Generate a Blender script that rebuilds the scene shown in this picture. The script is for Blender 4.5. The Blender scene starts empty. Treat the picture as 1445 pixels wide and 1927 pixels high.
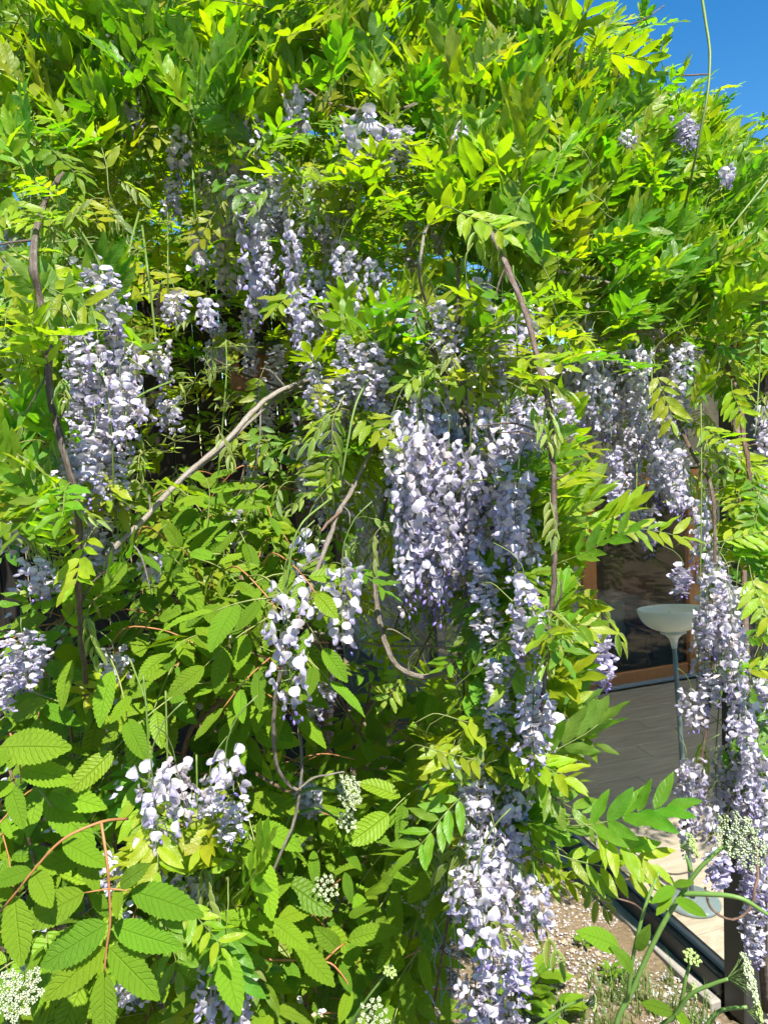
import bpy, math, random
import numpy as np
from mathutils import Matrix, Vector

rng = np.random.default_rng(11)
random.seed(5)
sc = bpy.context.scene
COL = sc.collection
PI = math.pi

# ------------------------------------------------------------------ camera
F = 1447.0; PW, PH = 1445.0, 1927.0
CAM = np.array([0.0, 0.0, 2.6])
PITCH = math.radians(-5.5); ROLL = math.radians(-3.0)
def _rx(a): c, s = math.cos(a), math.sin(a); return np.array([[1,0,0],[0,c,-s],[0,s,c]])
def _rz(a): c, s = math.cos(a), math.sin(a); return np.array([[c,-s,0],[s,c,0],[0,0,1]])
RC = _rx(PI/2 + PITCH) @ _rz(ROLL)
cam = bpy.data.cameras.new('camera'); camo = bpy.data.objects.new('camera', cam); COL.objects.link(camo)
cam.sensor_fit = 'VERTICAL'; cam.sensor_height = 36.0; cam.lens = F / PH * 36.0
cam.clip_start = 0.02; cam.clip_end = 2000
camo.matrix_world = Matrix.Translation(CAM) @ Matrix(RC.tolist()).to_4x4()
sc.camera = camo

# ------------------------------------------------------------------ light
SUN = np.array([0.20, -0.50, 0.84]); SUN = SUN / np.linalg.norm(SUN)
elev = math.asin(SUN[2]); az = math.atan2(SUN[0], SUN[1])
w = bpy.data.worlds.new('World'); sc.world = w; w.use_nodes = True
nt = w.node_tree; nt.nodes.clear()
sky = nt.nodes.new('ShaderNodeTexSky'); sky.sky_type = 'NISHITA'; sky.sun_disc = False
sky.sun_elevation = elev; sky.sun_rotation = az
sky.air_density = 1.0; sky.dust_density = 0.0; sky.ozone_density = 1.6; sky.altitude = 0
bg = nt.nodes.new('ShaderNodeBackground'); bg.inputs[1].default_value = 0.078
wo = nt.nodes.new('ShaderNodeOutputWorld')
hsv = nt.nodes.new('ShaderNodeHueSaturation'); hsv.inputs['Saturation'].default_value = 1.42
nt.links.new(sky.outputs[0], hsv.inputs['Color']); nt.links.new(hsv.outputs[0], bg.inputs[0]); nt.links.new(bg.outputs[0], wo.inputs[0])
sl = bpy.data.lights.new('sun', 'SUN'); sl.energy = 5.0; sl.angle = math.radians(0.53); sl.color = (1.0, 0.95, 0.86)
so = bpy.data.objects.new('sun', sl); COL.objects.link(so)
so.rotation_euler = Vector(SUN.tolist()).to_track_quat('Z', 'Y').to_euler(); so.location = (0, 0, 8)
vs = sc.view_settings; vs.view_transform = 'Standard'; vs.look = 'None'; vs.gamma = 1.0; vs.exposure = 1.32
vs.use_curve_mapping = False
sc.render.engine = 'CYCLES'
cy = sc.cycles
cy.max_bounces = 6; cy.diffuse_bounces = 3; cy.transmission_bounces = 6; cy.use_adaptive_sampling = True; cy.adaptive_threshold = 0.03; cy.transparent_max_bounces = 16; cy.glossy_bounces = 3
cy.use_denoising = True
cy.caustics_reflective = False; cy.caustics_refractive = False

# ------------------------------------------------------------------ pixel -> place
def P(px, py, d):
    return CAM + RC @ np.array([(px-722.5)/F*d, -(py-963.5)/F*d, -d])
def G(px, py, z=0.0):
    D = RC @ np.array([(px-722.5)/F, -(py-963.5)/F, -1.0])
    return CAM + D*(z-CAM[2])/D[2]
def nrm(v):
    v = np.asarray(v, float); return v/max(np.linalg.norm(v), 1e-9)
def PL(pts):
    return np.array([P(*p) for p in pts])
_dp = np.array([(0,0,2.0),(400,0,1.95),(800,0,1.92),(1100,0,2.1),(0,300,1.5),(250,150,1.72),(400,250,1.72),(700,300,1.62),(1000,300,1.5),(1000,130,1.75),
 (1200,300,1.85),(1400,350,1.95),(1250,150,2.3),(1430,250,2.4),(0,600,1.2),(150,600,1.26),(380,560,1.85),(560,560,1.58),(750,600,1.42),(600,430,1.62),(850,450,1.5),
 (1000,600,1.3),(1150,600,1.7),(1300,600,1.85),(1440,600,1.75),(50,900,1.12),(200,850,1.22),(380,850,1.9),(560,850,1.6),(700,850,1.4),
 (850,900,1.4),(1000,900,1.22),(1150,850,1.7),(1250,850,1.8),(1400,850,1.7),(100,1150,1.2),(350,1100,1.5),(550,1150,1.25),(700,1150,1.6),
 (850,1100,1.42),(1000,1150,1.18),(1350,1100,1.6),(1440,1100,1.6),(100,1400,1.18),(300,1500,1.15),(550,1400,1.5),(700,1450,1.8),
 (900,1450,1.22),(1050,1400,1.18),(1380,1400,1.55),(100,1750,1.05),(300,1750,1.15),(550,1700,1.5),(700,1750,1.6),(900,1700,1.15),(1420,1700,1.5)])
def DEP(px, py):
    q = 1.0/((_dp[:,0]-px)**2+(_dp[:,1]-py)**2+2500.0)**1.6
    return float((q*_dp[:,2]).sum()/q.sum())

# ------------------------------------------------------------------ objects
WORLD = {}
def tag(o, label=None, cat=None, group=None, kind=None):
    if label: o['label'] = label
    if cat: o['category'] = cat
    if group: o['group'] = group
    if kind: o['kind'] = kind
    return o
def link(name, data, parent=None, M=None):
    o = bpy.data.objects.new(name, data); COL.objects.link(o)
    M = Matrix.Identity(4) if M is None else (M if isinstance(M, Matrix) else Matrix(np.asarray(M).tolist()))
    if parent is not None:
        o.parent = parent
        o.matrix_basis = WORLD[parent.name].inverted() @ M
    else:
        o.matrix_basis = M
    WORLD[o.name] = M.copy()
    return o
def thing(name, loc, label, cat, group=None):
    return tag(link(name, None, None, Matrix.Translation(Vector([float(c) for c in loc]))), label, cat, group)
def frame(o, y, n):
    """4x4 with origin o, local y along y, local z near n"""
    y = nrm(y); z = np.asarray(n, float); z = z - y*np.dot(z, y)
    if np.linalg.norm(z) < 1e-4: z = np.cross(y, [0.31, 0.7, 0.2])
    z = nrm(z); x = np.cross(y, z)
    M = np.eye(4); M[:3,0] = x; M[:3,1] = y; M[:3,2] = z; M[:3,3] = o
    return M

class Geo:
    def __init__(s): s.V=[]; s.T=[]; s.A=[]; s.C=[]; s.M=[]; s.n=0
    def add(s, V, T, col=(1,1,1), lf=None, mi=0):
        V = np.asarray(V, float); T = np.asarray(T, int); n = len(V)
        s.V.append(V); s.T.append(T+s.n); s.n += n
        c = np.asarray(col, float)
        s.C.append(np.broadcast_to(c, (n,3)) if c.ndim == 1 else c)
        s.A.append(np.zeros((n,3)) if lf is None else lf)
        s.M.append(np.full(len(T), mi))
        return s
    def addg(s, g, M=None, tint=None):
        V = np.concatenate(g.V); T = np.concatenate(g.T)
        if M is not None: V = V @ M[:3,:3].T + M[:3,3]
        C = np.concatenate(g.C)
        if tint is not None: C = C*np.asarray(tint)
        s.V.append(V); s.T.append(T+s.n); s.n += len(V); s.C.append(C); s.A.append(np.concatenate(g.A)); s.M.append(np.concatenate(g.M))
        return s
    def mesh(s, name, mats, smooth=True, offset=None):
        V = np.concatenate(s.V); T = np.concatenate(s.T)
        if offset is not None: V = V - np.asarray(offset)
        me = bpy.data.meshes.new(name)
        me.vertices.add(len(V)); me.vertices.foreach_set('co', V.astype(np.float32).ravel())
        me.loops.add(len(T)*3); me.loops.foreach_set('vertex_index', T.astype(np.int32).ravel())
        me.polygons.add(len(T)); me.polygons.foreach_set('loop_start', np.arange(0, len(T)*3, 3, dtype=np.int32))
        me.polygons.foreach_set('loop_total', np.full(len(T), 3, np.int32))
        me.polygons.foreach_set('material_index', np.concatenate(s.M).astype(np.int32))
        me.update(calc_edges=True)
        a = me.attributes.new('lf', 'FLOAT_VECTOR', 'POINT'); a.data.foreach_set('vector', np.concatenate(s.A).astype(np.float32).ravel())
        c = np.concatenate(s.C); c = np.concatenate([c, np.ones((len(c),1))], 1)
        a = me.attributes.new('col', 'FLOAT_COLOR', 'POINT'); a.data.foreach_set('color', c.astype(np.float32).ravel())
        me.polygons.foreach_set('use_smooth', np.full(len(T), bool(smooth)))
        for m in (mats if isinstance(mats, (list, tuple)) else [mats]): me.materials.append(m)
        me.validate()
        return me

def grid_tris(nr, nc):
    t = []
    for i in range(nr-1):
        for j in range(nc-1):
            a = i*nc+j; t += [(a, a+1, a+nc+1), (a, a+nc+1, a+nc)]
    return np.array(t)
def catmull(pts, k=6):
    p = np.asarray(pts, float)
    if len(p) < 3:
        return np.array([p[0]*(1-t)+p[-1]*t for t in np.linspace(0,1,k+1)])
    q = np.vstack([2*p[0]-p[1], p, 2*p[-1]-p[-2]]); out = []
    for i in range(1, len(q)-2):
        for t in np.linspace(0, 1, k, endpoint=False):
            a, b, c, d = q[i-1], q[i], q[i+1], q[i+2]
            out.append(0.5*((2*b)+(-a+c)*t+(2*a-5*b+4*c-d)*t*t+(-a+3*b-3*c+d)*t**3))
    out.append(p[-1]); return np.array(out)
def tube(g, pts, r0, r1=None, seg=6, col=(1,1,1), k=6, knob=0.0, wob=0.0, mi=0, cap=True):
    p = catmull(pts, k) if k else np.asarray(pts, float)
    r1 = r0 if r1 is None else r1
    n = len(p); t = np.gradient(p, axis=0); t /= np.maximum(np.linalg.norm(t, axis=1), 1e-9)[:,None]
    if wob: p = p + np.cumsum(rng.normal(0, wob*r0, p.shape), 0)*0.5*np.sin(np.linspace(0,PI,n))[:,None]
    a = np.array([0.3,0.5,0.8]); V = []
    x = np.cross(t[0], a); x /= np.linalg.norm(x)
    s = 0.0
    lf = []
    for i in range(n):
        x = x - t[i]*np.dot(x, t[i]); x /= max(np.linalg.norm(x), 1e-9); y = np.cross(t[i], x)
        r = r0+(r1-r0)*i/(n-1)
        if knob: r *= 1+knob*(rng.random()**3)*1.5
        if i: s += np.linalg.norm(p[i]-p[i-1])
        for j in range(seg):
            th = 2*PI*j/seg; V.append(p[i]+(x*math.cos(th)+y*math.sin(th))*r); lf.append((j/seg, s, r))
    T = []
    for i in range(n-1):
        for j in range(seg):
            b = i*seg+j; c = i*seg+(j+1)%seg
            T += [(b, c, c+seg), (b, c+seg, b+seg)]
    if cap:
        for j in range(1, seg-1):
            T += [(0, j+1, j), ((n-1)*seg, (n-1)*seg+j, (n-1)*seg+j+1)]
    g.add(np.array(V), np.array(T), col, np.array(lf), mi)
    return p
def box(g, c, s, ax=None, col=(1,1,1), mi=0, bev=0.0):
    """box centre c, full size s, axes rows ax; a small chamfer when bev"""
    ax = np.eye(3) if ax is None else np.asarray(ax)
    h = np.asarray(s, float)/2; V = []; c = np.asarray(c, float)
    if bev <= 0:
        for i in (-1,1):
            for j in (-1,1):
                for k in (-1,1): V.append(c+ax.T@(h*np.array([i,j,k])))
        T = [(0,1,3),(0,3,2),(4,6,7),(4,7,5),(0,4,5),(0,5,1),(2,3,7),(2,7,6),(0,2,6),(0,6,4),(1,5,7),(1,7,3)]
        g.add(V, T, col, None, mi); return
    import itertools
    idx = {}
    for sx, sy, sz in itertools.product((-1,1),(-1,1),(-1,1)):
        s3 = (sx,sy,sz)
        for a in range(3):
            q = h-bev; q = q.copy(); q[a] = h[a]
            idx[(s3,a)] = len(V); V.append(c+ax.T@(q*np.array(s3)))
    T = []
    def quad(a,b,c_,d):
        T.append((a,b,c_)); T.append((a,c_,d))
    for a in range(3):
        b, e = (a+1)%3, (a+2)%3
        for s_ in (-1,1):
            def k(sb,se):
                t = [0,0,0]; t[a]=s_; t[b]=sb; t[e]=se; return idx[(tuple(t),a)]
            q = [k(-1,-1),k(1,-1),k(1,1),k(-1,1)]
            quad(*(q if s_ > 0 else q[::-1]))
        # edges along axis a
        for sb in (-1,1):
            for se in (-1,1):
                def e2(sa, face):
                    t=[0,0,0]; t[a]=sa; t[b]=sb; t[e]=se; return idx[(tuple(t),face)]
                q = [e2(-1,b),e2(1,b),e2(1,e),e2(-1,e)]
                quad(*(q if sb*se < 0 else q[::-1]))
    for s3 in itertools.product((-1,1),(-1,1),(-1,1)):
        t = [idx[(s3,0)],idx[(s3,1)],idx[(s3,2)]]
        T.append(tuple(t) if s3[0]*s3[1]*s3[2] > 0 else tuple(t[::-1]))
    g.add(V, T, col, None, mi)
def lathe(g, o, prof, seg=24, col=(1,1,1), mi=0, axis=None):
    V = []; o = np.asarray(o, float)
    ax = np.array([0,0,1.0]) if axis is None else nrm(axis)
    x = nrm(np.cross(ax, [0.2,1,0.1])); y = np.cross(ax, x)
    for r, z in prof:
        for j in range(seg):
            th = 2*PI*j/seg; V.append(o+(x*math.cos(th)+y*math.sin(th))*r+ax*z)
    T = []
    for i in range(len(prof)-1):
        for j in range(seg):
            b = i*seg+j; c = i*seg+(j+1)%seg; T += [(b,c,c+seg),(b,c+seg,b+seg)]
    g.add(V, T, col, None, mi)

# ------------------------------------------------------------------ materials
class N:
    def __init__(s, name):
        s.m = bpy.data.materials.new(name); s.m.use_nodes = True; s.t = s.m.node_tree; s.t.nodes.clear()
        s.out = s.t.nodes.new('ShaderNodeOutputMaterial')
    def n(s, kind, **kw):
        o = s.t.nodes.new('ShaderNode'+kind)
        for k, v in kw.items():
            if k.startswith('i_'):
                key = k[2:]; o.inputs[int(key) if key.isdigit() else key.replace('_',' ')].default_value = v
            else: setattr(o, k, v)
        return o
    def l(s, a, b): s.t.links.new(a, b)
    def math(s, op, a, b=None, c=None):
        o = s.n('Math', operation=op)
        for i, x in enumerate((a,b,c)):
            if x is None: continue
            if isinstance(x, (int,float)): o.inputs[i].default_value = x
            else: s.l(x, o.inputs[i])
        return o.outputs[0]
    def mix(s, f, a, b, mode='MIX'):
        o = s.n('Mix', data_type='RGBA', blend_type=mode)
        for i, x in ((0,f),(6,a),(7,b)):
            if isinstance(x, (int,float)): o.inputs[i].default_value = x
            elif isinstance(x, tuple): o.inputs[i].default_value = (*x, 1) if len(x)==3 else x
            else: s.l(x, o.inputs[i])
        return o.outputs[2]
    def noise(s, scale, detail=4, rough=0.55, vec=None):
        o = s.n('TexNoise'); o.inputs['Scale'].default_value = scale; o.inputs['Detail'].default_value = detail; o.inputs['Roughness'].default_value = rough
        if vec is not None: s.l(vec, o.inputs['Vector'])
        return o.outputs[0]
    def bump(s, h, strength=0.3, dist=0.01):
        o = s.n('Bump'); o.inputs['Strength'].default_value = strength; o.inputs['Distance'].default_value = dist; s.l(h, o.inputs['Height']); return o.outputs[0]
    def coord(s, w='Object'):
        return s.n('TexCoord').outputs[w]
    def ramp(s, f, *stops):
        o = s.n('ValToRGB'); r = o.color_ramp
        while len(r.elements) < len(stops): r.elements.new(0.5)
        for e, (p, c) in zip(r.elements, stops): e.position = p; e.color = (*c, 1)
        s.l(f, o.inputs[0]); return o.outputs[0]
def setin(s, sock, x):
    if isinstance(x, (int,float)): sock.default_value = x
    elif isinstance(x, tuple): sock.default_value = (*x, 1)
    else: s.l(x, sock)

def leaf_mat(name, veins, trans=0.47, tcol=(2.05,2.45,0.28), rough=0.42, spec=0.4, back=(0.145,0.24,0.06), vein_amp=0.25, hv=0.02, vcol=(0.30,0.36,0.11), bd=0.0012, bs=0.35):
    s = N(name)
    col = s.n('Attribute', attribute_name='col').outputs['Color']
    lf = s.n('Attribute', attribute_name='lf').outputs['Vector']
    sp = s.n('SeparateXYZ'); s.l(lf, sp.inputs[0]); u, v, vz = sp.outputs[0], sp.outputs[1], sp.outputs[2]
    au = s.math('ABSOLUTE', u)
    mid = s.math('SMOOTH_MIN', s.math('DIVIDE', au, 0.07), 1.0, 0.2)
    mid = s.math('SUBTRACT', 1.0, mid)
    nv = s.math('MULTIPLY', s.math('ADD', 0.82, s.math('MULTIPLY', vz, 0.36)), float(veins))
    wob = s.math('MULTIPLY', s.noise(30, 2, 0.5, s.coord('Object')), 0.5)
    ph = s.math('FRACT', s.math('ADD', wob, s.math('SUBTRACT', s.math('MULTIPLY', v, nv), s.math('MULTIPLY', s.math('MULTIPLY', au, nv), 0.16))))
    lat = s.math('ABSOLUTE', s.math('SUBTRACT', ph, 0.5))           # 0 at vein
    latm = s.math('MAXIMUM', s.math('SUBTRACT', 1.0, s.math('MULTIPLY', lat, 7.0)), 0.0)
    vm = s.math('MAXIMUM', mid, s.math('MULTIPLY', latm, 0.6))
    vm = s.math('MAXIMUM', vm, 0.0)
    oi = s.n('ObjectInfo')
    hs = s.n('HueSaturation'); s.l(col, hs.inputs['Color'])
    s.l(s.math('ADD', s.math('MULTIPLY', oi.outputs['Random'], hv), 0.5-hv/2), hs.inputs['Hue'])
    s.l(s.math('ADD', s.math('MULTIPLY', oi.outputs['Random'], 0.3), 0.85), hs.inputs['Value'])
    nz = s.noise(38, 3, 0.6, s.coord('Object'))
    c1 = s.mix(s.math('MULTIPLY', nz, 0.45), hs.outputs[0], s.mix(1.0, hs.outputs[0], (0.7,0.74,0.6), 'MULTIPLY'))
    c1 = s.mix(s.math('MULTIPLY', vm, vein_amp), c1, vcol)
    spot = s.ramp(s.noise(75, 3, 0.6, s.coord('Object')), (0.70,(0,0,0)), (0.76,(1,1,1)))
    c1 = s.mix(s.math('MULTIPLY', spot, 0.5), c1, (0.16,0.13,0.03))
    geo = s.n('NewGeometry')
    cb = s.mix(s.math('MULTIPLY', geo.outputs['Backfacing'], 0.5), c1, back)
    h = s.math('ADD', s.math('MULTIPLY', latm, -0.7), s.math('MULTIPLY', mid, -1.0))
    h = s.math('ADD', h, s.math('MULTIPLY', s.noise(160, 2, 0.5, s.coord('Object')), 0.8))
    bp = s.bump(h, bs, bd)
    pr = s.n('BsdfPrincipled'); s.l(cb, pr.inputs['Base Color']); pr.inputs['Roughness'].default_value = rough
    pr.inputs['Specular IOR Level'].default_value = spec; s.l(bp, pr.inputs['Normal'])
    tr = s.n('BsdfTranslucent'); s.l(s.mix(1.0, c1, tcol, 'MULTIPLY'), tr.inputs['Color']); s.l(bp, tr.inputs['Normal'])
    mx = s.n('MixShader'); mx.inputs[0].default_value = trans
    s.l(pr.outputs[0], mx.inputs[1]); s.l(tr.outputs[0], mx.inputs[2]); s.l(mx.outputs[0], s.out.inputs[0])
    return s.m
M_LEAF = leaf_mat('wisteria_leaf', 8)
M_SER = leaf_mat('serrated_leaf', 11, 0.35, (1.9,1.9,0.25), 0.5, 0.25, back=(0.13,0.22,0.05), vein_amp=0.24, hv=0.02, vcol=(0.05,0.12,0.01), bd=0.004, bs=0.6)

def petal_mat():
    s = N('petal')
    col = s.n('Attribute', attribute_name='col').outputs['Color']
    oi = s.n('ObjectInfo')
    c = s.mix(s.math('MULTIPLY', oi.outputs['Random'], 0.25), col, s.mix(1.0, col, (0.86,0.84,1.0), 'MULTIPLY'))
    nz = s.noise(260, 2, 0.5, s.coord('Object'))
    c = s.mix(s.math('MULTIPLY', nz, 0.25), c, s.mix(1.0, c, (0.78,0.74,0.9), 'MULTIPLY'))
    pr = s.n('BsdfPrincipled'); s.l(c, pr.inputs['Base Color']); pr.inputs['Roughness'].default_value = 0.55
    pr.inputs['Specular IOR Level'].default_value = 0.3
    s.l(s.bump(s.noise(400, 2, 0.6, s.coord('Object')), 0.2, 0.001), pr.inputs['Normal'])
    tr = s.n('BsdfTranslucent'); s.l(c, tr.inputs['Color'])
    mx = s.n('MixShader'); mx.inputs[0].default_value = 0.35
    s.l(pr.outputs[0], mx.inputs[1]); s.l(tr.outputs[0], mx.inputs[2]); s.l(mx.outputs[0], s.out.inputs[0])
    return s.m
M_PETAL = petal_mat()

def simple(name, base, rough=0.6, spec=0.4, metal=0.0, nscale=0, namp=0.3, bstr=0.3, bdist=0.004, attr=False, stretch=None, trans=0.0):
    s = N(name)
    c = s.n('Attribute', attribute_name='col').outputs['Color'] if attr else None
    co = s.coord('Object')
    if stretch:
        mp = s.n('Mapping'); s.l(co, mp.inputs[0]); mp.inputs['Scale'].default_value = stretch; co = mp.outputs[0]
    base_c = c if attr else s.mix(0.0, base, base)
    if attr: base_c = s.mix(1.0, base_c, base, 'MULTIPLY')
    pr = s.n('BsdfPrincipled')
    if nscale:
        nz = s.noise(nscale, 6, 0.65, co)
        f = s.ramp(nz, (0.3,(0,0,0)), (0.7,(1,1,1)))
        base_c = s.mix(s.math('MULTIPLY', f, namp), base_c, s.mix(1.0, base_c, (0.35,0.35,0.33), 'MULTIPLY'))
        s.l(s.bump(nz, bstr, bdist), pr.inputs['Normal'])
    s.l(base_c, pr.inputs['Base Color']); pr.inputs['Roughness'].default_value = rough
    pr.inputs['Specular IOR Level'].default_value = spec; pr.inputs['Metallic'].default_value = metal
    if trans:
        tr = s.n('BsdfTranslucent'); s.l(base_c, tr.inputs['Color']); mx = s.n('MixShader'); mx.inputs[0].default_value = trans
        s.l(pr.outputs[0], mx.inputs[1]); s.l(tr.outputs[0], mx.inputs[2]); s.l(mx.outputs[0], s.out.inputs[0])
    else: s.l(pr.outputs[0], s.out.inputs[0])
    return s.m
def bark_mat():
    s = N('vine_bark')
    col = s.n('Attribute', attribute_name='col').outputs['Color']
    lf = s.n('Attribute', attribute_name='lf').outputs['Vector']
    mp = s.n('Mapping'); s.l(lf, mp.inputs[0]); mp.inputs['Scale'].default_value = (14, 30, 0)
    n1 = s.noise(1.0, 5, 0.7, mp.outputs[0]); n2 = s.noise(60, 4, 0.6, s.coord('Object'))
    c = s.mix(s.ramp(n1, (0.35,(0,0,0)), (0.65,(1,1,1))), s.mix(1.0, col, (0.5,0.47,0.44), 'MULTIPLY'), col)
    c = s.mix(s.ramp(n2, (0.5,(0,0,0)), (0.75,(0.5,0.5,0.5))), c, (0.36,0.34,0.30))
    pr = s.n('BsdfPrincipled'); s.l(c, pr.inputs['Base Color']); pr.inputs['Roughness'].default_value = 0.85
    pr.inputs['Specular IOR Level'].default_value = 0.2
    s.l(s.bump(s.math('ADD', n1, n2), 1.0, 0.004), pr.inputs['Normal']); s.l(pr.outputs[0], s.out.inputs[0])
    return s.m
M_BARK = bark_mat()
M_STEM = simple('green_stem', (1,1,1), 0.5, 0.4, attr=True, nscale=90, namp=0.3, bstr=0.3, bdist=0.001)
M_FLOWER = simple('umbel_flower', (1,1,1), 0.6, 0.2, attr=True, trans=0.2)
M_BRICK = simple('brick', (0.42,0.36,0.29), 0.85, 0.2, attr=True, nscale=35, namp=0.5, bstr=0.5)
M_MORTAR = simple('mortar', (0.30,0.28,0.25), 0.95, 0.1, nscale=60)
M_RENDER = simple('wall_render', (0.30,0.28,0.25), 0.9, 0.1, nscale=20)
M_ALU = simple('dark_aluminium', (0.035,0.036,0.036), 0.45, 0.5, 0.0, nscale=12, namp=0.3, bstr=0.08)
M_ORANGE = simple('stained_wood', (0.44,0.165,0.045), 0.5, 0.4, nscale=18, namp=0.55, bstr=0.15, stretch=(6,6,0.6))
M_PLANKW = simple('weathered_board', (0.022,0.019,0.016), 0.85, 0.2, attr=True, nscale=22, namp=0.6, bstr=0.4, stretch=(5,5,0.4))
M_PIPE = simple('grey_pipe', (0.22,0.24,0.26), 0.4, 0.5, nscale=9, namp=0.2, bstr=0.05)
M_LAMPM = simple('lamp_metal', (0.20,0.25,0.26), 0.35, 0.5, 0.3, nscale=14, namp=0.2, bstr=0.05)
M_BOWL = simple('opal_glass', (0.86,0.88,0.83), 0.2, 0.5, nscale=6, namp=0.06, bstr=0.02, trans=0.4)
M_BIRD = simple('bird_box_wood', (0.20,0.105,0.06), 0.8, 0.2, nscale=26, namp=0.5, bstr=0.3, stretch=(1,1,5))
M_MOSS = simple('mossy_roof', (0.10,0.115,0.06), 0.95, 0.1, nscale=70, namp=0.8, bstr=1.0, bdist=0.01)
M_BLACK = simple('dark_hole', (0.006,0.006,0.006), 0.9, 0.1)
M_STONE = simple('stone', (1,1,1), 0.85, 0.25, attr=True, nscale=60, namp=0.4)
M_WIRE = simple('blue_wire', (0.20,0.26,0.34), 0.45, 0.5)
M_FABRIC = simple('red_fabric', (0.30,0.02,0.03), 0.9, 0.1, nscale=80)
M_DARKW = simple('dark_table_wood', (0.04,0.028,0.02), 0.35, 0.5, nscale=20, stretch=(1,8,8))
M_PALE = simple('pale_fabric', (0.55,0.53,0.48), 0.9, 0.1, nscale=50, namp=0.2)
def floor_mat():
    s = N('floor_plank')
    co = s.coord('Object'); mp = s.n('Mapping'); s.l(co, mp.inputs[0]); mp.inputs['Scale'].default_value = (1.2, 9, 9)
    oi = s.n('ObjectInfo')
    off = s.n('VectorMath', operation='ADD'); s.l(mp.outputs[0], off.inputs[0])
    cm = s.n('CombineXYZ'); s.l(s.math('MULTIPLY', oi.outputs['Random'], 30.0), cm.inputs[0]); s.l(s.math('MULTIPLY', oi.outputs['Random'], 17.0), cm.inputs[1]); s.l(cm.outputs[0], off.inputs[1])
    n1 = s.noise(3.0, 7, 0.65, off.outputs[0])
    c = s.ramp(n1, (0.25,(0.25,0.20,0.145)), (0.5,(0.38,0.315,0.24)), (0.75,(0.47,0.40,0.315)))
    c = s.mix(s.math('MULTIPLY', oi.outputs['Random'], 0.35), c, (0.31,0.25,0.185))
    pr = s.n('BsdfPrincipled'); s.l(c, pr.inputs['Base Color']); pr.inputs['Roughness'].default_value = 0.42
    s.l(s.bump(n1, 0.15, 0.002), pr.inputs['Normal']); s.l(pr.outputs[0], s.out.inputs[0])
    return s.m
M_FLOOR = floor_mat()
def glass_mat(name, tint=(0.93,0.96,0.95)):
    s = N(name)
    lw = s.n('LayerWeight'); lw.inputs[0].default_value = 0.5
    sch = s.math('ADD', s.math('MULTIPLY', s.math('POWER', lw.outputs['Facing'], 5.0), 0.95), 0.04)
    t = s.n('BsdfTransparent'); t.inputs[0].default_value = (*tint, 1)
    g = s.n('BsdfGlossy'); g.inputs['Roughness'].default_value = 0.02
    mx = s.n('MixShader'); s.l(sch, mx.inputs[0]); s.l(t.outputs[0], mx.inputs[1]); s.l(g.outputs[0], mx.inputs[2]); s.l(mx.outputs[0], s.out.inputs[0])
    return s.m
M_POLY = simple('roof_polycarbonate', (0.82,0.80,0.74), 0.6, 0.3, nscale=6, namp=0.2, trans=0.8)
M_GLASS = glass_mat('pane_glass'); M_GLASS2 = glass_mat('door_glass', (0.6,0.66,0.64))
def soil_mat():
    s = N('soil')
    co = s.coord('Object')
    n1 = s.noise(5, 6, 0.6, co); n2 = s.noise(45, 6, 0.7, co)
    c = s.ramp(n2, (0.3,(0.09,0.065,0.04)), (0.5,(0.20,0.15,0.095)), (0.72,(0.32,0.25,0.17)))
    c = s.mix(s.ramp(n1, (0.4,(0,0,0)), (0.65,(0.7,0.7,0.7))), c, (0.16,0.12,0.07))
    pr = s.n('BsdfPrincipled'); s.l(c, pr.inputs['Base Color']); pr.inputs['Roughness'].default_value = 0.95; pr.inputs['Specular IOR Level'].default_value = 0.1
    s.l(s.bump(s.math('ADD', n1, n2), 0.9, 0.02), pr.inputs['Normal']); s.l(pr.outputs[0], s.out.inputs[0])
    return s.m
M_SOIL = soil_mat()

# ------------------------------------------------------------------ the setting: ground
a0, a1 = G(1050,1560)[:2], G(1400,1880)[:2]
U = np.array([*(a1-a0), 0.0]); U = nrm(U)               # along the glass side, towards the viewer
Vv = np.array([-U[1], U[0], 0.0]);                       # along the house front, to the right
if Vv[0] < 0: Vv = -Vv
ZZ = np.array([0,0,1.0]); AX = np.array([U, Vv, ZZ])
A0 = np.array([*a0, 0.0])
dm = (G(1150,1305)+G(1295,1270))/2
HD = float(np.dot(dm-A0, -U))                            # distance from A0 back to the house front
def H(u, v, z=0.0):
    """u metres towards the viewer from A0 along the glass, v metres to the right of it"""
    return A0+U*u+Vv*v+ZZ*z
def gz(x, y):
    t = np.clip((y-1.35)/1.75, 0, 1); s = t*t*(3-2*t)
    edge = np.clip((x-0.75)/0.9, 0, 1)
    return 1.0*(1-s)*(1-0.25*edge) - 0.03
xs = np.concatenate([np.linspace(-400,-8,10), np.linspace(-6,6,121), np.linspace(8,400,10)])
ys = np.concatenate([np.linspace(-60,-2,6), np.linspace(-1,9,121), np.linspace(11,900,14)])
X, Y = np.meshgrid(xs, ys)
Z = gz(X, Y)+0.012*np.sin(X*7.1+Y*3.3)*np.cos(Y*5.7-X*2.1)+rng.normal(0, 0.006, X.shape)
q = (X-A0[0])*Vv[0]+(Y-A0[1])*Vv[1]; qu = (X-A0[0])*U[0]+(Y-A0[1])*U[1]
inside = (q > -0.02) & (qu < 2.2) & (Y > 2.5)
Z = np.where(inside, -0.12, Z)
g = Geo(); g.add(np.stack([X,Y,Z],-1).reshape(-1,3), grid_tris(len(ys), len(xs)))
tag(link('ground', g.mesh('ground', M_SOIL)), 'dry crumbly brown soil of the garden bed and bank', None, None, 'structure')

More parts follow.
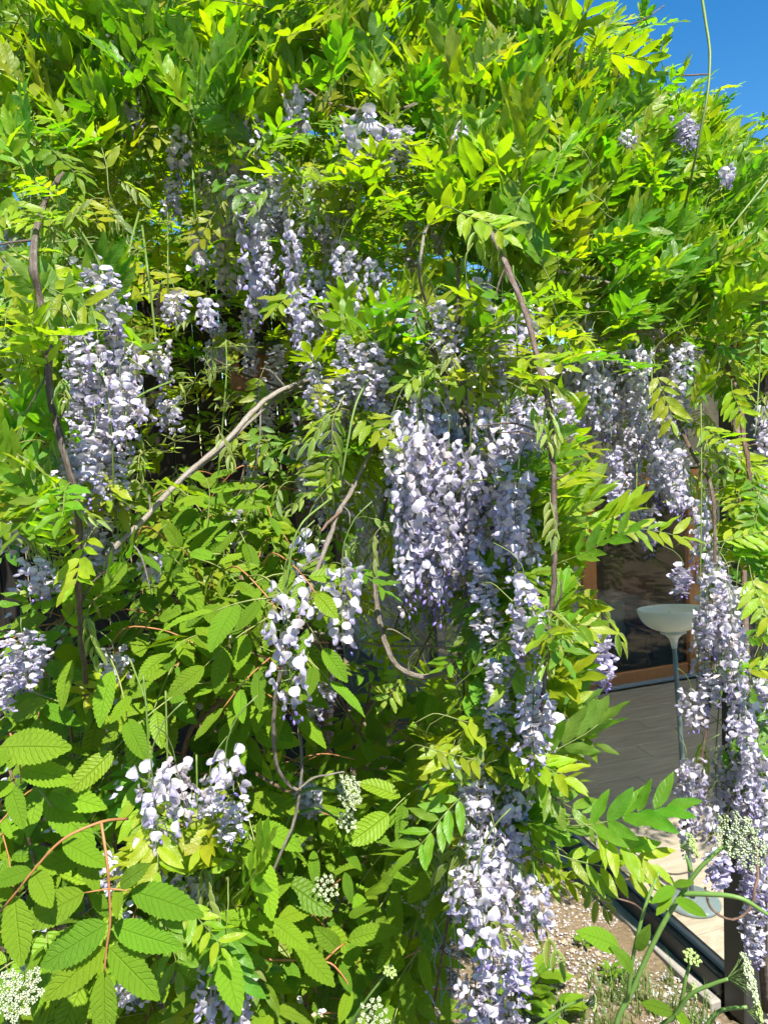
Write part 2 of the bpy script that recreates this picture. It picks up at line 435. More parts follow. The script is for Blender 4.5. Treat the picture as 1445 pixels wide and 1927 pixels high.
# floor of planks inside the glass enclosure
fl = tag(link('terrace_floor', None, None, Matrix.Translation(Vector(H(0,0,-0.02)))), 'grey brown wood plank floor inside the glass enclosure', None, None, 'structure')
g = Geo(); box(g, H((1.9-HD)/2, 2.3, -0.06), (1.9+HD, 4.6, 0.08), AX); 
link('floor_base', g.mesh('floor_base', M_MORTAR, False, H(0,0,-0.02)), fl, Matrix.Translation(Vector(H(0,0,-0.02))))
pw, pl = 0.235, 1.15
g = Geo(); box(g, (0,0,0), (pl-0.004, pw-0.004, 0.02), None, bev=0.003); plank_me = g.mesh('plank', M_FLOOR, False)
row = 0; uu = 1.9
Rf = np.eye(4); Rf[:3,0] = Vv; Rf[:3,1] = -U; Rf[:3,2] = ZZ
while uu > -HD+0.1:
    off = (row*0.41) % pl
    vv = -off
    while vv < 4.5:
        Mx = Rf.copy(); c0 = max(vv, 0.02); c1 = min(vv+pl, 4.6)
        if c1-c0 > 0.1:
            Mx[:3,0] = Vv*((c1-c0)/pl); Mx[:3,3] = H(uu-pw/2, (c0+c1)/2, -0.008+rng.normal(0,0.0006))
            link('plank', plank_me, fl, Mx)
        vv += pl
    uu -= pw; row += 1

# ------------------------------------------------------------------ house: brick side wall, front wall with door
corner = H(-HD, 0, 0)
t = thing('brick_wall', H(-HD-2, 0), 'pale brick side wall of the house seen through the vine stems', 'wall')
def part(name, g, mats, root, smooth=False):
    W = WORLD[root.name]; off = np.array(W.translation)
    return link(name, g.mesh(name, mats, smooth, off), root, Matrix.Translation(Vector(off)))
g = Geo(); box(g, H(-HD-2.5, 0.13, 1.5), (5.0, 0.2, 3.2), AX); part('mortar_core', g, M_MORTAR, t)
bv = []
for k in range(4):
    g = Geo(); box(g, (0,0,0), (0.213,0.1,0.064), None, tuple(np.array([1,1,1])*(0.75+0.14*k)), 0, 0.004); bv.append(g.mesh('brick', M_BRICK, False))
for r in range(20):
    for c in range(14):
        Mb = np.eye(4); Mb[:3,0] = U; Mb[:3,1] = Vv; Mb[:3,2] = ZZ
        Mb[:3,3] = H(-HD-0.35-c*0.225-(r%2)*0.112, 0.074+rng.normal(0,0.0015), 0.22+r*0.075)
        link('brick', bv[int(rng.integers(4))], t, Mb)
t = thing('house_front_wall', H(-HD, 2.5), 'shaded rendered house wall around the orange wooden glazed door', 'wall')
def vof(px, py):   # v on the house front plane at pixel
    D = RC @ np.array([(px-722.5)/F, -(py-963.5)/F, -1.0]); nU = U
    k = np.dot(A0-U*HD-CAM, nU)/np.dot(D, nU); p = CAM+D*k
    return float(np.dot(p-A0, Vv)), float(p[2])
v0, zt = vof(1093, 1120); v1, _ = vof(1318, 1040)
zb = 0.0; ztop = 2.15
g = Geo(); box(g, H(-HD-0.15, (v0+0.03)/2, 1.5), (0.28, v0-0.03, 3.0), AX); part('wall_panel', g, M_RENDER, t)
g = Geo(); box(g, H(-HD-0.15, (v1+5.2)/2, 1.5), (0.28, 5.2-v1, 3.0), AX); part('wall_panel', g, M_RENDER, t)
g = Geo(); box(g, H(-HD-0.15, (v0+v1)/2, (ztop+3.0)/2), (0.28, v1-v0-0.004, 3.0-ztop-0.004), AX); part('lintel', g, M_RENDER, t)
d = thing('glazed_door', H(-HD, (v0+v1)/2), 'orange brown wooden glazed door behind the white bowl lamp', 'door')
jw = 0.17
for vv in (v0+jw/2, v1-jw/2):
    g = Geo(); box(g, H(-HD-0.02, vv, 1.08), (0.09, jw-0.01, 2.1), AX, bev=0.008); part('door_jamb', g, M_ORANGE, d)
g = Geo(); box(g, H(-HD-0.03, (v0+v1)/2, 0.09), (0.07, v1-v0-2*jw, 0.14), AX, bev=0.008); part('bottom_rail', g, M_ORANGE, d)
g = Geo(); box(g, H(-HD-0.03, (v0+v1)/2, 2.06), (0.07, v1-v0-2*jw, 0.14), AX, bev=0.008); part('top_rail', g, M_ORANGE, d)
g = Geo(); box(g, H(-HD+0.03, (v0+v1)/2, 0.035), (0.05, v1-v0, 0.03), AX, bev=0.004); part('threshold', g, M_PIPE, d)
g = Geo(); box(g, H(-HD-0.03, (v0+v1)/2, 1.07), (0.008, v1-v0-2*jw, 1.84), AX); part('pane', g, M_GLASS2, d)
g = Geo(); box(g, H(-HD+0.05, v1-jw*0.55, 1.05), (0.02, 0.025, 0.14), AX, bev=0.003); part('door_handle', g, M_PIPE, d)
# room behind the door
t = tag(link('room_floor', None, None, Matrix.Translation(Vector(H(-HD-2,1.6)))), 'dark floor of the room behind the glazed door', None, None, 'structure')
g = Geo(); box(g, H(-HD-2.2, 2.2, -0.03), (3.8, 4.2, 0.06), AX); part('floor_slab', g, M_DARKW, t)
t = thing('room_wall', H(-HD-4, 2.2), 'dim back wall of the room seen through the door glass', 'wall')
g = Geo(); box(g, H(-HD-4.1, 2.2, 1.4), (0.1, 4.4, 2.9), AX); part('wall_panel', g, M_RENDER, t)
g = Geo(); box(g, H(-HD-2.2, 4.45, 1.4), (3.8, 0.1, 2.9), AX); part('wall_panel', g, M_RENDER, t)
t = tag(link('room_ceiling', None, None, Matrix.Translation(Vector(H(-HD-2,2.2,2.8)))), 'ceiling of the room behind the glazed door', None, None, 'structure')
g = Geo(); box(g, H(-HD-2.2, 2.2, 2.9), (4.0, 4.6, 0.08), AX); part('ceiling_slab', g, M_RENDER, t)
vc = (v0+v1)/2
t = thing('dining_table', H(-HD-1.0, vc), 'dark wooden table standing inside behind the glazed door', 'table')
g = Geo(); box(g, H(-HD-1.0, vc, 0.74), (0.8, 1.3, 0.05), AX, bev=0.008); part('table_top', g, M_DARKW, t)
for su in (-0.34, 0.34):
    for sv in (-0.58, 0.58):
        g = Geo(); box(g, H(-HD-1.0+su, vc+sv, 0.36), (0.06, 0.06, 0.72), AX, bev=0.005); part('leg', g, M_DARKW, t)
t = thing('armchair', H(-HD-0.45, vc+0.42), 'small chair with red cushion inside the glazed door', 'chair')
g = Geo(); box(g, H(-HD-0.45, vc+0.42, 0.5), (0.46, 0.46, 0.1), AX, bev=0.03); part('cushion', g, M_FABRIC, t, True)
g = Geo(); box(g, H(-HD-0.70, vc+0.42, 0.78), (0.06, 0.44, 0.4), AX, bev=0.02); part('backrest', g, M_FABRIC, t)
for su in (-0.2, 0.2):
    for sv in (-0.2, 0.2):
        g = Geo(); box(g, H(-HD-0.45+su, vc+0.42+sv, 0.225), (0.04, 0.04, 0.45), AX, bev=0.004); part('leg', g, M_DARKW, t)
t = thing('folded_throw', H(-HD-0.9, vc-0.1, 0.77), 'pale cloth draped over the front of the dark table indoors', 'cloth')
g = Geo(); nu, nv_ = 12, 16; VV = []
for i in range(nu):
    for j in range(nv_):
        a = i/(nu-1); b = j/(nv_-1)
        z = 0.775 if a < 0.5 else 0.775-(a-0.5)*0.9
        uo = -0.3+0.72*min(a,0.5)/0.5*0.98 + 0.02*math.sin(b*18)*(a > 0.5)
        VV.append(H(-HD-1.0+uo, vc-0.35+0.55*b, z))
g.add(VV, grid_tris(nu, nv_)); part('cloth', g, M_PALE, t, True)

# ------------------------------------------------------------------ glass enclosure on the soil side
uend = 1.62
t = thing('glass_enclosure', H(0.3,-0.03), 'dark framed glass side of the veranda standing over the soil', 'glass wall')
g = Geo(); box(g, H((uend-0.02-HD)/2+0.0, -0.045, 0.035), (uend+HD-0.02, 0.11, 0.13), AX, bev=0.006); part('bottom_rail', g, M_ALU, t)
g = Geo(); box(g, H((uend-0.02-HD)/2, -0.045, 0.112), (uend+HD-0.02, 0.03, 0.022), AX, bev=0.003); part('glass_channel', g, M_PIPE, t)
g = Geo(); box(g, H((uend-0.02-HD)/2+0.0, -0.13, -0.02), (uend+HD, 0.06, 0.05), AX, bev=0.006); part('sill', g, M_MORTAR, t)
for uu_ in (-HD+0.06, -0.02):
    g = Geo(); box(g, H(uu_, -0.045, 1.45), (0.06, 0.07, 2.68), AX, bev=0.005); part('post', g, M_ALU, t)
g = Geo(); box(g, H(uend+0.06, -0.03, 1.40), (0.13, 0.13, 2.86), AX, bev=0.006); part('post', g, M_ALU, t)
for ua, ub in ((-HD+0.09, -0.05), (0.01, uend-0.006)):
    g = Geo(); box(g, H((ua+ub)/2, -0.045, 1.45), (ub-ua, 0.008, 2.64), AX); part('pane', g, M_GLASS, t)
g = Geo(); box(g, H((uend-HD)/2, -0.045, 2.84), (uend+HD, 0.11, 0.12), AX, bev=0.006); part('top_rail', g, M_ALU, t)
# a second, wider post standing just outside, with its pipe
t = thing('drain_pipe', G(1438,1890,0.0)+np.array([0.06,-0.1,0]), 'grey vertical drain pipe beside the dark veranda post', 'pipe')
pp = np.array(WORLD[t.name].translation)
g = Geo(); tube(g, [pp+np.array([0,0,z]) for z in (-0.05,1.0,2.0,2.8)], 0.04, 0.04, 14, k=2); part('pipe', g, M_PIPE, t, True)
for z in (0.7, 2.1):
    g = Geo(); lathe(g, pp+np.array([0,0,z]), [(0.0402,-0.02),(0.046,-0.018),(0.046,0.018),(0.0402,0.02)], 14); part('pipe_clip', g, M_ALU, t, True)
# roof
t = thing('veranda_roof', H(-0.3,2.2,2.95), 'flat translucent veranda roof under the wisteria leaves', 'roof')
ru = 1.95
g = Geo(); box(g, H((ru-HD)/2, 2.15, 3.0), (ru+HD, 5.1, 0.02), AX); part('roof_panel', g, M_POLY, t)
g = Geo(); box(g, H(ru+0.03, 2.15, 2.96), (0.06, 5.1, 0.16), AX, bev=0.006); part('fascia', g, M_ALU, t)
for k in range(5):
    g = Geo(); box(g, H((1.9-HD)/2, 0.25+k*1.0, 2.9), (1.9+HD, 0.06, 0.11), AX, bev=0.006); part('rafter', g, M_ALU, t)

# ------------------------------------------------------------------ floor lamp
lb = G(1302,1699); ltop = P(1266,1150,0); 
dl = float(np.dot(RC.T @ (lb-CAM), [0,0,-1]))
lt = P(1263,1146,dl); axis = nrm(lt-lb); hl = np.linalg.norm(lt-lb)
t = thing('floor_lamp', lb, 'slim floor lamp with white upturned glass bowl behind the glass', 'lamp')
g = Geo(); lathe(g, lb+np.array([0,0,0.003]), [(0.0,0.03),(0.03,0.028),(0.13,0.022),(0.145,0.012),(0.145,0.0),(0.0,0.0)], 32); part('base', g, M_LAMPM, t, True)
g = Geo(); tube(g, [lb+axis*z for z in (0.02, hl*0.5, hl-0.20)], 0.0135, 0.0125, 12, k=3); part('pole', g, M_LAMPM, t, True)
for z in (0.30, 0.52, 0.75):
    g = Geo(); lathe(g, lb+axis*z, [(0.0137,-0.03),(0.0165,-0.028),(0.0165,0.028),(0.0137,0.03)], 12, axis=axis); part('collar', g, M_LAMPM, t, True)
g = Geo(); lathe(g, lb+axis*(hl-0.215), [(0.0138,0.0),(0.018,0.03),(0.026,0.055),(0.045,0.075),(0.07,0.087),(0.0,0.089)], 24, axis=axis); part('neck', g, M_BOWL, t, True)
br = 0.182; prof = []
for k in range(13):
    a = k/12*PI/2*0.93; prof.append((0.03+(br-0.03)*math.sin(a)**0.9 if k else 0.0, 0.135*(1-math.cos(a))))
zmax = prof[-1][1]; prof += [(r-0.005, z+0.004) for r, z in prof[::-1] if r > 0.02]
g = Geo(); lathe(g, lb+axis*(hl-zmax), prof, 40, axis=axis); part('bowl', g, M_BOWL, t, True)
g = Geo(); lathe(g, lb+axis*(hl-0.10), [(0.018,-0.02),(0.02,0.03),(0.024,0.06),(0.02,0.085),(0.0,0.092)], 16, axis=axis); part('bulb', g, M_BOWL, t, True)

# ------------------------------------------------------------------ dark board fence behind the arbour, bird boxes
t = thing('board_fence', (-1.9,4.3,0), 'dark weathered vertical board fence deep behind the wisteria', 'fence')
g = Geo(); box(g, (0,0,1.8), (0.142,0.022,3.6), None, (1,1,1), 0, 0.004); bm1 = g.mesh('board', M_PLANKW, False)
for k in range(26):
    x = -4.05+k*0.148; y = 4.4+0.02*x+rng.normal(0,0.004)
    if x > -0.28: break
    Mb = np.eye(4); Mb[:3,3] = (x, y, 0); Mb[0,0] = 1+rng.normal(0,0.01); link('board', bm1, t, Mb)
for z in (0.5, 2.4):
    g = Geo(); box(g, (-2.15,4.44+0.02*-2.15+0.0,z), (3.8,0.05,0.09)); part('fence_rail', g, M_PLANKW, t)
def bird_box(px, py, dd, wdt, label, roofed):
    c = P(px, py, dd); t = thing('bird_box', c-np.array([0,0,wdt*0.6]), label, 'bird box')
    ax = np.array([nrm([1,-0.25,0]), nrm([0.25,1,0]), [0,0,1.0]]); 
    g = Geo(); box(g, c, (wdt, wdt*0.95, wdt*1.1), ax, bev=0.004); b = part('box', g, M_BIRD, t)
    g = Geo(); fc = c-ax[1]*(wdt*0.475+0.001)+ZZ*wdt*0.2; lathe(g, fc, [(0,0.0),(wdt*0.16,0.0),(wdt*0.18,0.004),(wdt*0.2,0.0)], 20, axis=-ax[1]); part('entrance_hole', g, M_BLACK, t)
    if roofed:
        nu, nv_ = 22, 26; VV = []
        for i in range(nu):
            for j in range(nv_):
                a = i/(nu-1)-0.5; b_ = j/(nv_-1)-0.5
                zz = wdt*0.58+0.28*wdt*b_+0.02+rng.normal(0,0.004)
                VV.append(c+ax[0]*a*wdt*1.25+ax[1]*b_*wdt*1.5+ZZ*zz)
        g = Geo(); g.add(VV, grid_tris(nu,nv_)); lo = [p-ZZ*0.03 for p in VV]; g.add(lo, grid_tris(nu,nv_)[:,::-1])
        e = [i*nv_ for i in range(nu)]; n0 = len(VV)
        sk = []; T2 = []
        edge = [j for j in range(nv_)]+[i*nv_+nv_-1 for i in range(1,nu)]+[(nu-1)*nv_+j for j in range(nv_-2,-1,-1)]+[i*nv_ for i in range(nu-2,0,-1)]
        for k_, idx in enumerate(edge): sk += [VV[idx], lo[idx]]
        m_ = len(edge)
        for k_ in range(m_):
            a_ = 2*k_; b2 = 2*((k_+1)%m_); T2 += [(a_, b2, b2+1), (a_, b2+1, a_+1)]
        g.add(sk, T2); part('roof', g, M_MOSS, t, True)
    else:
        g = Geo(); box(g, c+ZZ*wdt*0.6, (wdt*1.2, wdt*1.3, wdt*0.09), ax, bev=0.004); part('roof', g, M_BIRD, t)
    g = Geo(); box(g, c+ax[1]*wdt*0.55+ZZ*0.0, (wdt*0.3, wdt*0.14, wdt*2.2), ax, bev=0.003); part('hanging_board', g, M_PLANKW, t)
bird_box(476, 697, 2.95, 0.135, 'terracotta brown wooden bird box with thick mossy roof in the shade', True)
# ================================================================== PLANTS
def leaflet(nr, nc, kind, r):
    """unit leaflet: base at origin, tip at y=1, normal +z"""
    rows = np.linspace(0, 1, nr+1); us = np.linspace(-1, 1, nc)
    fold = {'w': r.uniform(0.12,0.32), 'y': r.uniform(0.5,0.9), 's': r.uniform(0.05,0.2)}[kind]
    curl = {'w': r.uniform(-0.02,0.22), 'y': r.uniform(0.1,0.3), 's': r.uniform(0.08,0.3)}[kind]
    hw = {'w': r.uniform(0.195,0.245), 'y': r.uniform(0.15,0.19), 's': r.uniform(0.25,0.31)}[kind]
    wav = {'w': 0.03, 'y': 0.012, 's': 0.012}[kind]
    ph = r.uniform(0, 6.28, 2); bend = r.uniform(-0.08,0.08); vz = r.random(); twist = r.normal(0, 0.18 if kind == 's' else 0.25)
    V = []; A = []
    for i, v in enumerate(rows):
        if kind == 's':
            wv = (max(v,0)**0.62)*((1-v)**0.80)*2.02*1.0
            if v > 0.86: wv = max(wv*0.9, 0.0)
            tooth = (1.0 if i % 2 else 0.90)
        else:
            wv = (v**0.68)*((1-v)**0.92)*2.12
            tooth = 1.0
        wv = min(wv, 1.0)
        for u in us:
            e = abs(u); x = u*hw*wv*(tooth if e > 0.99 else 1.0)
            y = v + (0.018 if (kind == 's' and e > 0.99 and i % 2 and 0 < i < nr) else 0) - 0.0*e
            z = fold*abs(x) - curl*v*v + wav*e*e*math.sin(v*13+ph[0 if u > 0 else 1])*(4*v*(1-v))
            if kind == 's': z += 0.017*math.cos((v*11-e*1.76)*2*PI)*(e*(1-e)*4)*wv
            z += twist*x*v; V.append((x+bend*v*v, y, z)); A.append((u, v, vz))
    return np.array(V), grid_tris(nr+1, nc), np.array(A)

GREENS = [(0.185,0.29,0.012), (0.22,0.31,0.012), (0.14,0.265,0.014), (0.245,0.325,0.014), (0.10,0.225,0.016), (0.21,0.305,0.012)]
def compound(r, hi, kind):
    """wisteria leaf: base origin, along +y, upper face +z. kind: spread, tuft, young"""
    g = Geo()
    Lr = {'spread': r.uniform(0.15,0.20), 'tuft': r.uniform(0.13,0.18), 'young': r.uniform(0.07,0.11)}[kind]
    n = {'spread': 5, 'tuft': 5, 'young': 4}[kind]
    droop = {'spread': r.uniform(0.1,0.4), 'tuft': r.uniform(-0.15,0.15), 'young': r.uniform(0.5,0.9)}[kind]
    def rp(t): return np.array([0.006*math.sin(t*5), Lr*t, -droop*Lr*t*t])
    stemc = (0.16,0.20,0.05) if kind != 'young' else (0.20,0.19,0.06)
    tube(g, [np.array([0.0,-0.05,-0.035]), np.array([0,-0.02,-0.008])]+[rp(t) for t in (0,0.3,0.6,0.85,1.0)], 0.0017, 0.0008, 4 if hi else 3, stemc, 2 if hi else 1, mi=1)
    base = np.array(GREENS[r.integers(len(GREENS))])
    if kind == 'young': base = np.array([0.20,0.265,0.05])*r.uniform(0.85,1.15)
    items = [(0.28+0.72*(k/(n-0.4)), s) for k in range(n) for s in (-1,1)]+[(1.0, 0)]
    for tpos, s in items:
        o = rp(min(tpos,1)); 
        L = {'spread': 0.068, 'tuft': 0.075, 'young': 0.045}[kind]*r.uniform(0.8,1.12)*(0.8+0.3*math.sin(tpos*2.4))
        if kind == 'spread': ang = math.radians(r.uniform(28,55)); lift = r.uniform(-0.25,0.2)
        elif kind == 'tuft': ang = math.radians(r.uniform(42,66)); lift = r.uniform(-0.05,0.55)
        else: ang = math.radians(r.uniform(35,65)); lift = r.uniform(-1.3,-0.5)
        dy = np.array([s*math.cos(ang), math.sin(ang), lift]) if s else np.array([0.05,1,lift*0.7-droop*0.5])
        nn = np.array([-s*0.35*r.uniform(0,1.6)+r.normal(0,0.15), r.normal(0,0.2), 1.0])
        if kind == 'young': nn = np.array([s*0.9, 0.6, 0.5])
        V, T, A = leaflet(9 if hi else 6, 5 if hi else 3, 'y' if kind == 'young' else 'w', r)
        M = frame(o+nrm(dy)*0.002, dy, nn)
        V = (V*L) @ M[:3,:3].T + M[:3,3]
        cc = base*r.uniform(0.85,1.18)*np.array([r.uniform(0.85,1.2),1,1])
        col = np.broadcast_to(cc, (len(V),3)).copy()
        if kind == 'young': # pale hairy margins
            e = np.clip((np.abs(A[:,0])-0.55)/0.45, 0, 1)[:,None]; col = col*(1-0.5*e)+np.array([0.46,0.52,0.32])*0.5*e
        g.add(V, T, col, A, 0)
    return g
R_ = np.random.default_rng(3)
CH = {k: [compound(R_, True, k) for _ in range(7)] for k in ('spread','tuft','young')}
CLo = {k: [compound(R_, False, k) for _ in range(6)] for k in ('spread','tuft','young')}
CM = {k: [g.mesh('leaf', [M_LEAF, M_STEM]) for g in v] for k, v in CH.items()}
CLEN = {'spread': 0.19, 'tuft': 0.18, 'young': 0.12}

# ------------------------------------------------------------------ florets and racemes
PALE = np.array([0.69,0.67,0.70]); LILAC = np.array([0.52,0.485,0.67]); VIOLET = np.array([0.27,0.22,0.56]); WILT = np.array([0.52,0.42,0.30])
def floret(r, age, vio):
    """pedicel root at the origin, flower outwards along +x, up +z. age 0 bud .. 1 open .. 1.6 wilted"""
    g = Geo()
    k = 0.90
    ped = 0.017*k
    po = np.array([ped*0.85, 0, 0.004]); 
    tube(g, [np.zeros(3), np.array([ped*0.5,0,0.006]), po], 0.0007, 0.0007, 3, (0.22,0.17,0.20), 1, cap=False)
    wl = max(0.0, age-1.0)
    if age < 0.4:   # bud
        n = 6; V = []; L = 0.012*k*(0.6+age)
        for i in range(5):
            t = i/4; rr = 0.0034*k*math.sin(PI*(0.12+0.8*t))**0.8
            for j in range(n):
                th = 2*PI*j/n; V.append(po+np.array([L*t*0.6+rr*0.7*math.cos(th)*0.5, rr*math.sin(th), -L*t*0.8+rr*math.cos(th)]))
        T = []
        for i in range(4):
            for j in range(n): b=i*n+j; c=i*n+(j+1)%n; T += [(b,c,c+n),(b,c+n,b+n)]
        g.add(V, T, VIOLET*(1-0.25*age)+LILAC*0.25*age); return g
    # banner
    rb = 0.0122*k*r.uniform(0.85,1.12)*(1-0.35*wl); tilt = r.uniform(-0.6,0.75)+wl*r.uniform(-0.6,0.9)
    V = [np.zeros(3)]; rings = (0.5, 0.82, 1.0); n = 12; A = [0]
    cup = r.uniform(-0.75,-0.25) if r.random() < 0.7 else r.uniform(0.2,0.6); crs = r.uniform(0.10,0.3); p1 = r.uniform(0,6); asp = r.uniform(0.95,1.12); lean = r.normal(0,0.25)
    for q_ in rings:
        for j in range(n):
            th = 2*PI*j/n; m_ = 1-0.16*max(0,math.cos(th))**10+0.05*math.cos(2*th+PI)
            y = rb*asp*q_*m_*math.sin(th); z = rb*q_*m_*math.cos(th)*0.98
            back = cup*(y/rb)**2*rb*(1+wl) - 0.34*max(z,0)**2/rb + crs*abs(y)*(1 if z > 0 else 0.4) + 0.10*rb*math.sin(3*th+p1)*q_*(0.55+wl) + lean*y
            V.append(np.array([back, y, z])); A.append(q_)
    T = [(0, 1+j, 1+(j+1)%n) for j in range(n)]
    for i in range(2):
        for j in range(n):
            b = 1+i*n+j; c = 1+i*n+(j+1)%n; T += [(b, b+n, c+n), (b, c+n, c)]
    V = np.array(V); V[:,2] += rb*0.62
    ca, sa = math.cos(tilt), math.sin(tilt); V = V @ np.array([[ca,0,-sa],[0,1,0],[sa,0,ca]])
    V = V + po + np.array([0.002,0,0.0])
    col = PALE*(1-vio*0.75)+LILAC*vio*0.75
    col = col*(1-wl*0.9)+WILT*wl*0.9
    cc = np.array([col*(1.0-0.10*(q_ > 0.9)) + (np.array([-0.05,-0.07,0.0]) if q_ == 0.5 else 0) + np.array([0.02,0.05,-0.10])*(q_ < 0.1) for q_ in A])
    g.add(V, T, np.clip(cc,0.02,1))
    # wings (two shells) and keel, hanging forward and down
    L = 0.0155*k*r.uniform(0.85,1.1); dn = nrm([0.75, 0, -0.75+r.uniform(-0.3,0.35)-wl])
    up = np.array([-dn[2],0,dn[0]])
    kc = (LILAC*0.8+VIOLET*0.2)*(1-vio)+(VIOLET*0.85+LILAC*0.15)*vio; kc = kc*(1-wl*0.8)+WILT*0.9*wl*0.8
    for s in (-1, 1):
        V = []; n1, n2 = 5, 3
        for i in range(n1):
            t = i/(n1-1); hh = 0.0052*k*math.sin(PI*(0.08+0.86*t))**0.7
            for j in range(n2):
                b = j/(n2-1)*2-1
                y = s*(0.0012+0.0030*k*math.sin(PI*t)*(1-0.55*b*b))
                V.append(po+dn*L*t+up*hh*b+np.array([0,y,0]))
        tt = np.array([0.55+0.6*(i/(n1-1)) for i in range(n1) for j in range(n2)])[:,None]
        c2 = np.clip(PALE*0.5+kc*0.5, 0, 1)*(1-np.clip(tt-0.4,0,1))+kc*np.clip(tt-0.4,0,1)
        g.add(np.array(V), grid_tris(n1,n2), c2)
    return g
R2 = np.random.default_rng(8)
FL = {}
for a_i, age in enumerate((0.15, 0.6, 1.0, 1.5)):
    for v_i, vio in enumerate((0.05, 0.35, 0.8)):
        FL[(a_i,v_i)] = [floret(R2, age, vio) for _ in range(4)]
FM = {k: [g.mesh('floret', [M_PETAL]) for g in v] for k, v in FL.items()}
def raceme_plan(r, L, wid, vio, wilt, dens=1.0):
    """list of (matrix, key, variant), axis curve; hangs from origin along -z"""
    n = int(L*235*dens); sway = r.uniform(-0.06,0.06,2)
    def ax(t): return np.array([sway[0]*L*math.sin(t*2.4), sway[1]*L*math.sin(t*2.0), -L*t])
    out = []; th = r.uniform(0,6.28)
    for i in range(n):
        t = 0.10+0.90*((i+r.uniform(-0.3,0.3))/n); t = min(max(t,0.06),1.0)
        th += 2.399+r.normal(0,0.25)
        age = 1.0 if t < 0.72 else (0.6 if t < 0.86 else 0.15)
        if vio > 0.6 and t > 0.62 and r.random() < 0.4: age = 0.15 if t > 0.8 else 0.6
        ai = {1.0:2, 0.6:1, 0.15:0}[age]
        if r.random() < wilt*(1.25-t): ai = 3
        vv = vio + 0.5*(t-0.55) + r.normal(0,0.15); vi = 0 if vv < 0.3 else (1 if vv < 0.62 else 2)
        w_ = wid*(1.0 if t < 0.7 else 1.0-(t-0.7)*1.9)*r.uniform(0.5,1.4)
        o = ax(t); out_d = np.array([math.cos(th), math.sin(th), r.uniform(-0.4,0.35)])
        root = o+nrm(out_d)*max(0.0, w_-0.028)*0.75
        y_ = np.cross([0,0,1.0], out_d); y_ = nrm(y_+r.normal(0,0.25,3)); x_ = nrm(out_d-y_*np.dot(out_d,y_)); z_ = np.cross(x_, y_)
        M = np.eye(4); s = r.uniform(0.85,1.12)
        M[:3,0] = x_*s; M[:3,1] = y_*s; M[:3,2] = z_*s; M[:3,3] = root
        out.append((M, (ai,vi), int(r.integers(4)), o))
    return out, ax
def raceme_geo(r, L, wid, vio, wilt, dens=1.0, with_florets=True):
    plan, ax = raceme_plan(r, L, wid, vio, wilt, dens)
    g = Geo()
    tube(g, [np.array([0.05,0.01,0.085]), np.array([0.022,0.004,0.06]), np.array([0.004,0,0.025])]+[ax(t) for t in np.linspace(0,0.97,7)], 0.0014, 0.0008, 4, (0.12,0.17,0.045), 2, mi=1)
    for M, key, var, o in plan:
        if np.linalg.norm(M[:3,3]-o) > 0.006:
            tube(g, [o, M[:3,3]], 0.0006, 0.0006, 3, (0.20,0.22,0.12), 0, mi=1, cap=False)
        if with_florets: g.addg(FL[key][var], M, np.array([1,1,1])*r.uniform(0.9,1.06))
    return g, plan
R3 = np.random.default_rng(21)
RV = {}
for nm, (L, wd, vio, wilt) in {'long': (0.40,0.036,0.12,0.10), 'long2': (0.36,0.038,0.20,0.15), 'med': (0.25,0.040,0.15,0.14), 'med2': (0.24,0.043,0.06,0.42),
        'vio': (0.22,0.036,0.72,0.0), 'vio2': (0.18,0.033,0.85,0.0), 'short': (0.14,0.042,0.15,0.12), 'wilt': (0.13,0.036,0.1,0.75), 'few': (0.07,0.03,0.3,0.1)}.items():
    RV[nm] = [(raceme_geo(R3, L, wd, vio, wilt)[0].mesh('flower_raceme', [M_PETAL, M_STEM]), L) for _ in range(2)]

# ------------------------------------------------------------------ the two wisterias
rootA = P(610,1330,2.5); rootA[2] = gz(rootA[0], rootA[1])
rootB = H(1.95, 0.35); rootB[2] = gz(rootB[0], rootB[1])-0.02
VA = thing('wisteria_vine', rootA, 'large wisteria with looping grey stems and pale lilac flower curtains beside the bird box', 'wisteria')
VB = thing('wisteria_vine', rootB, 'wisteria trailing over the veranda roof and glass, flowers hanging beside the floor lamp', 'wisteria')

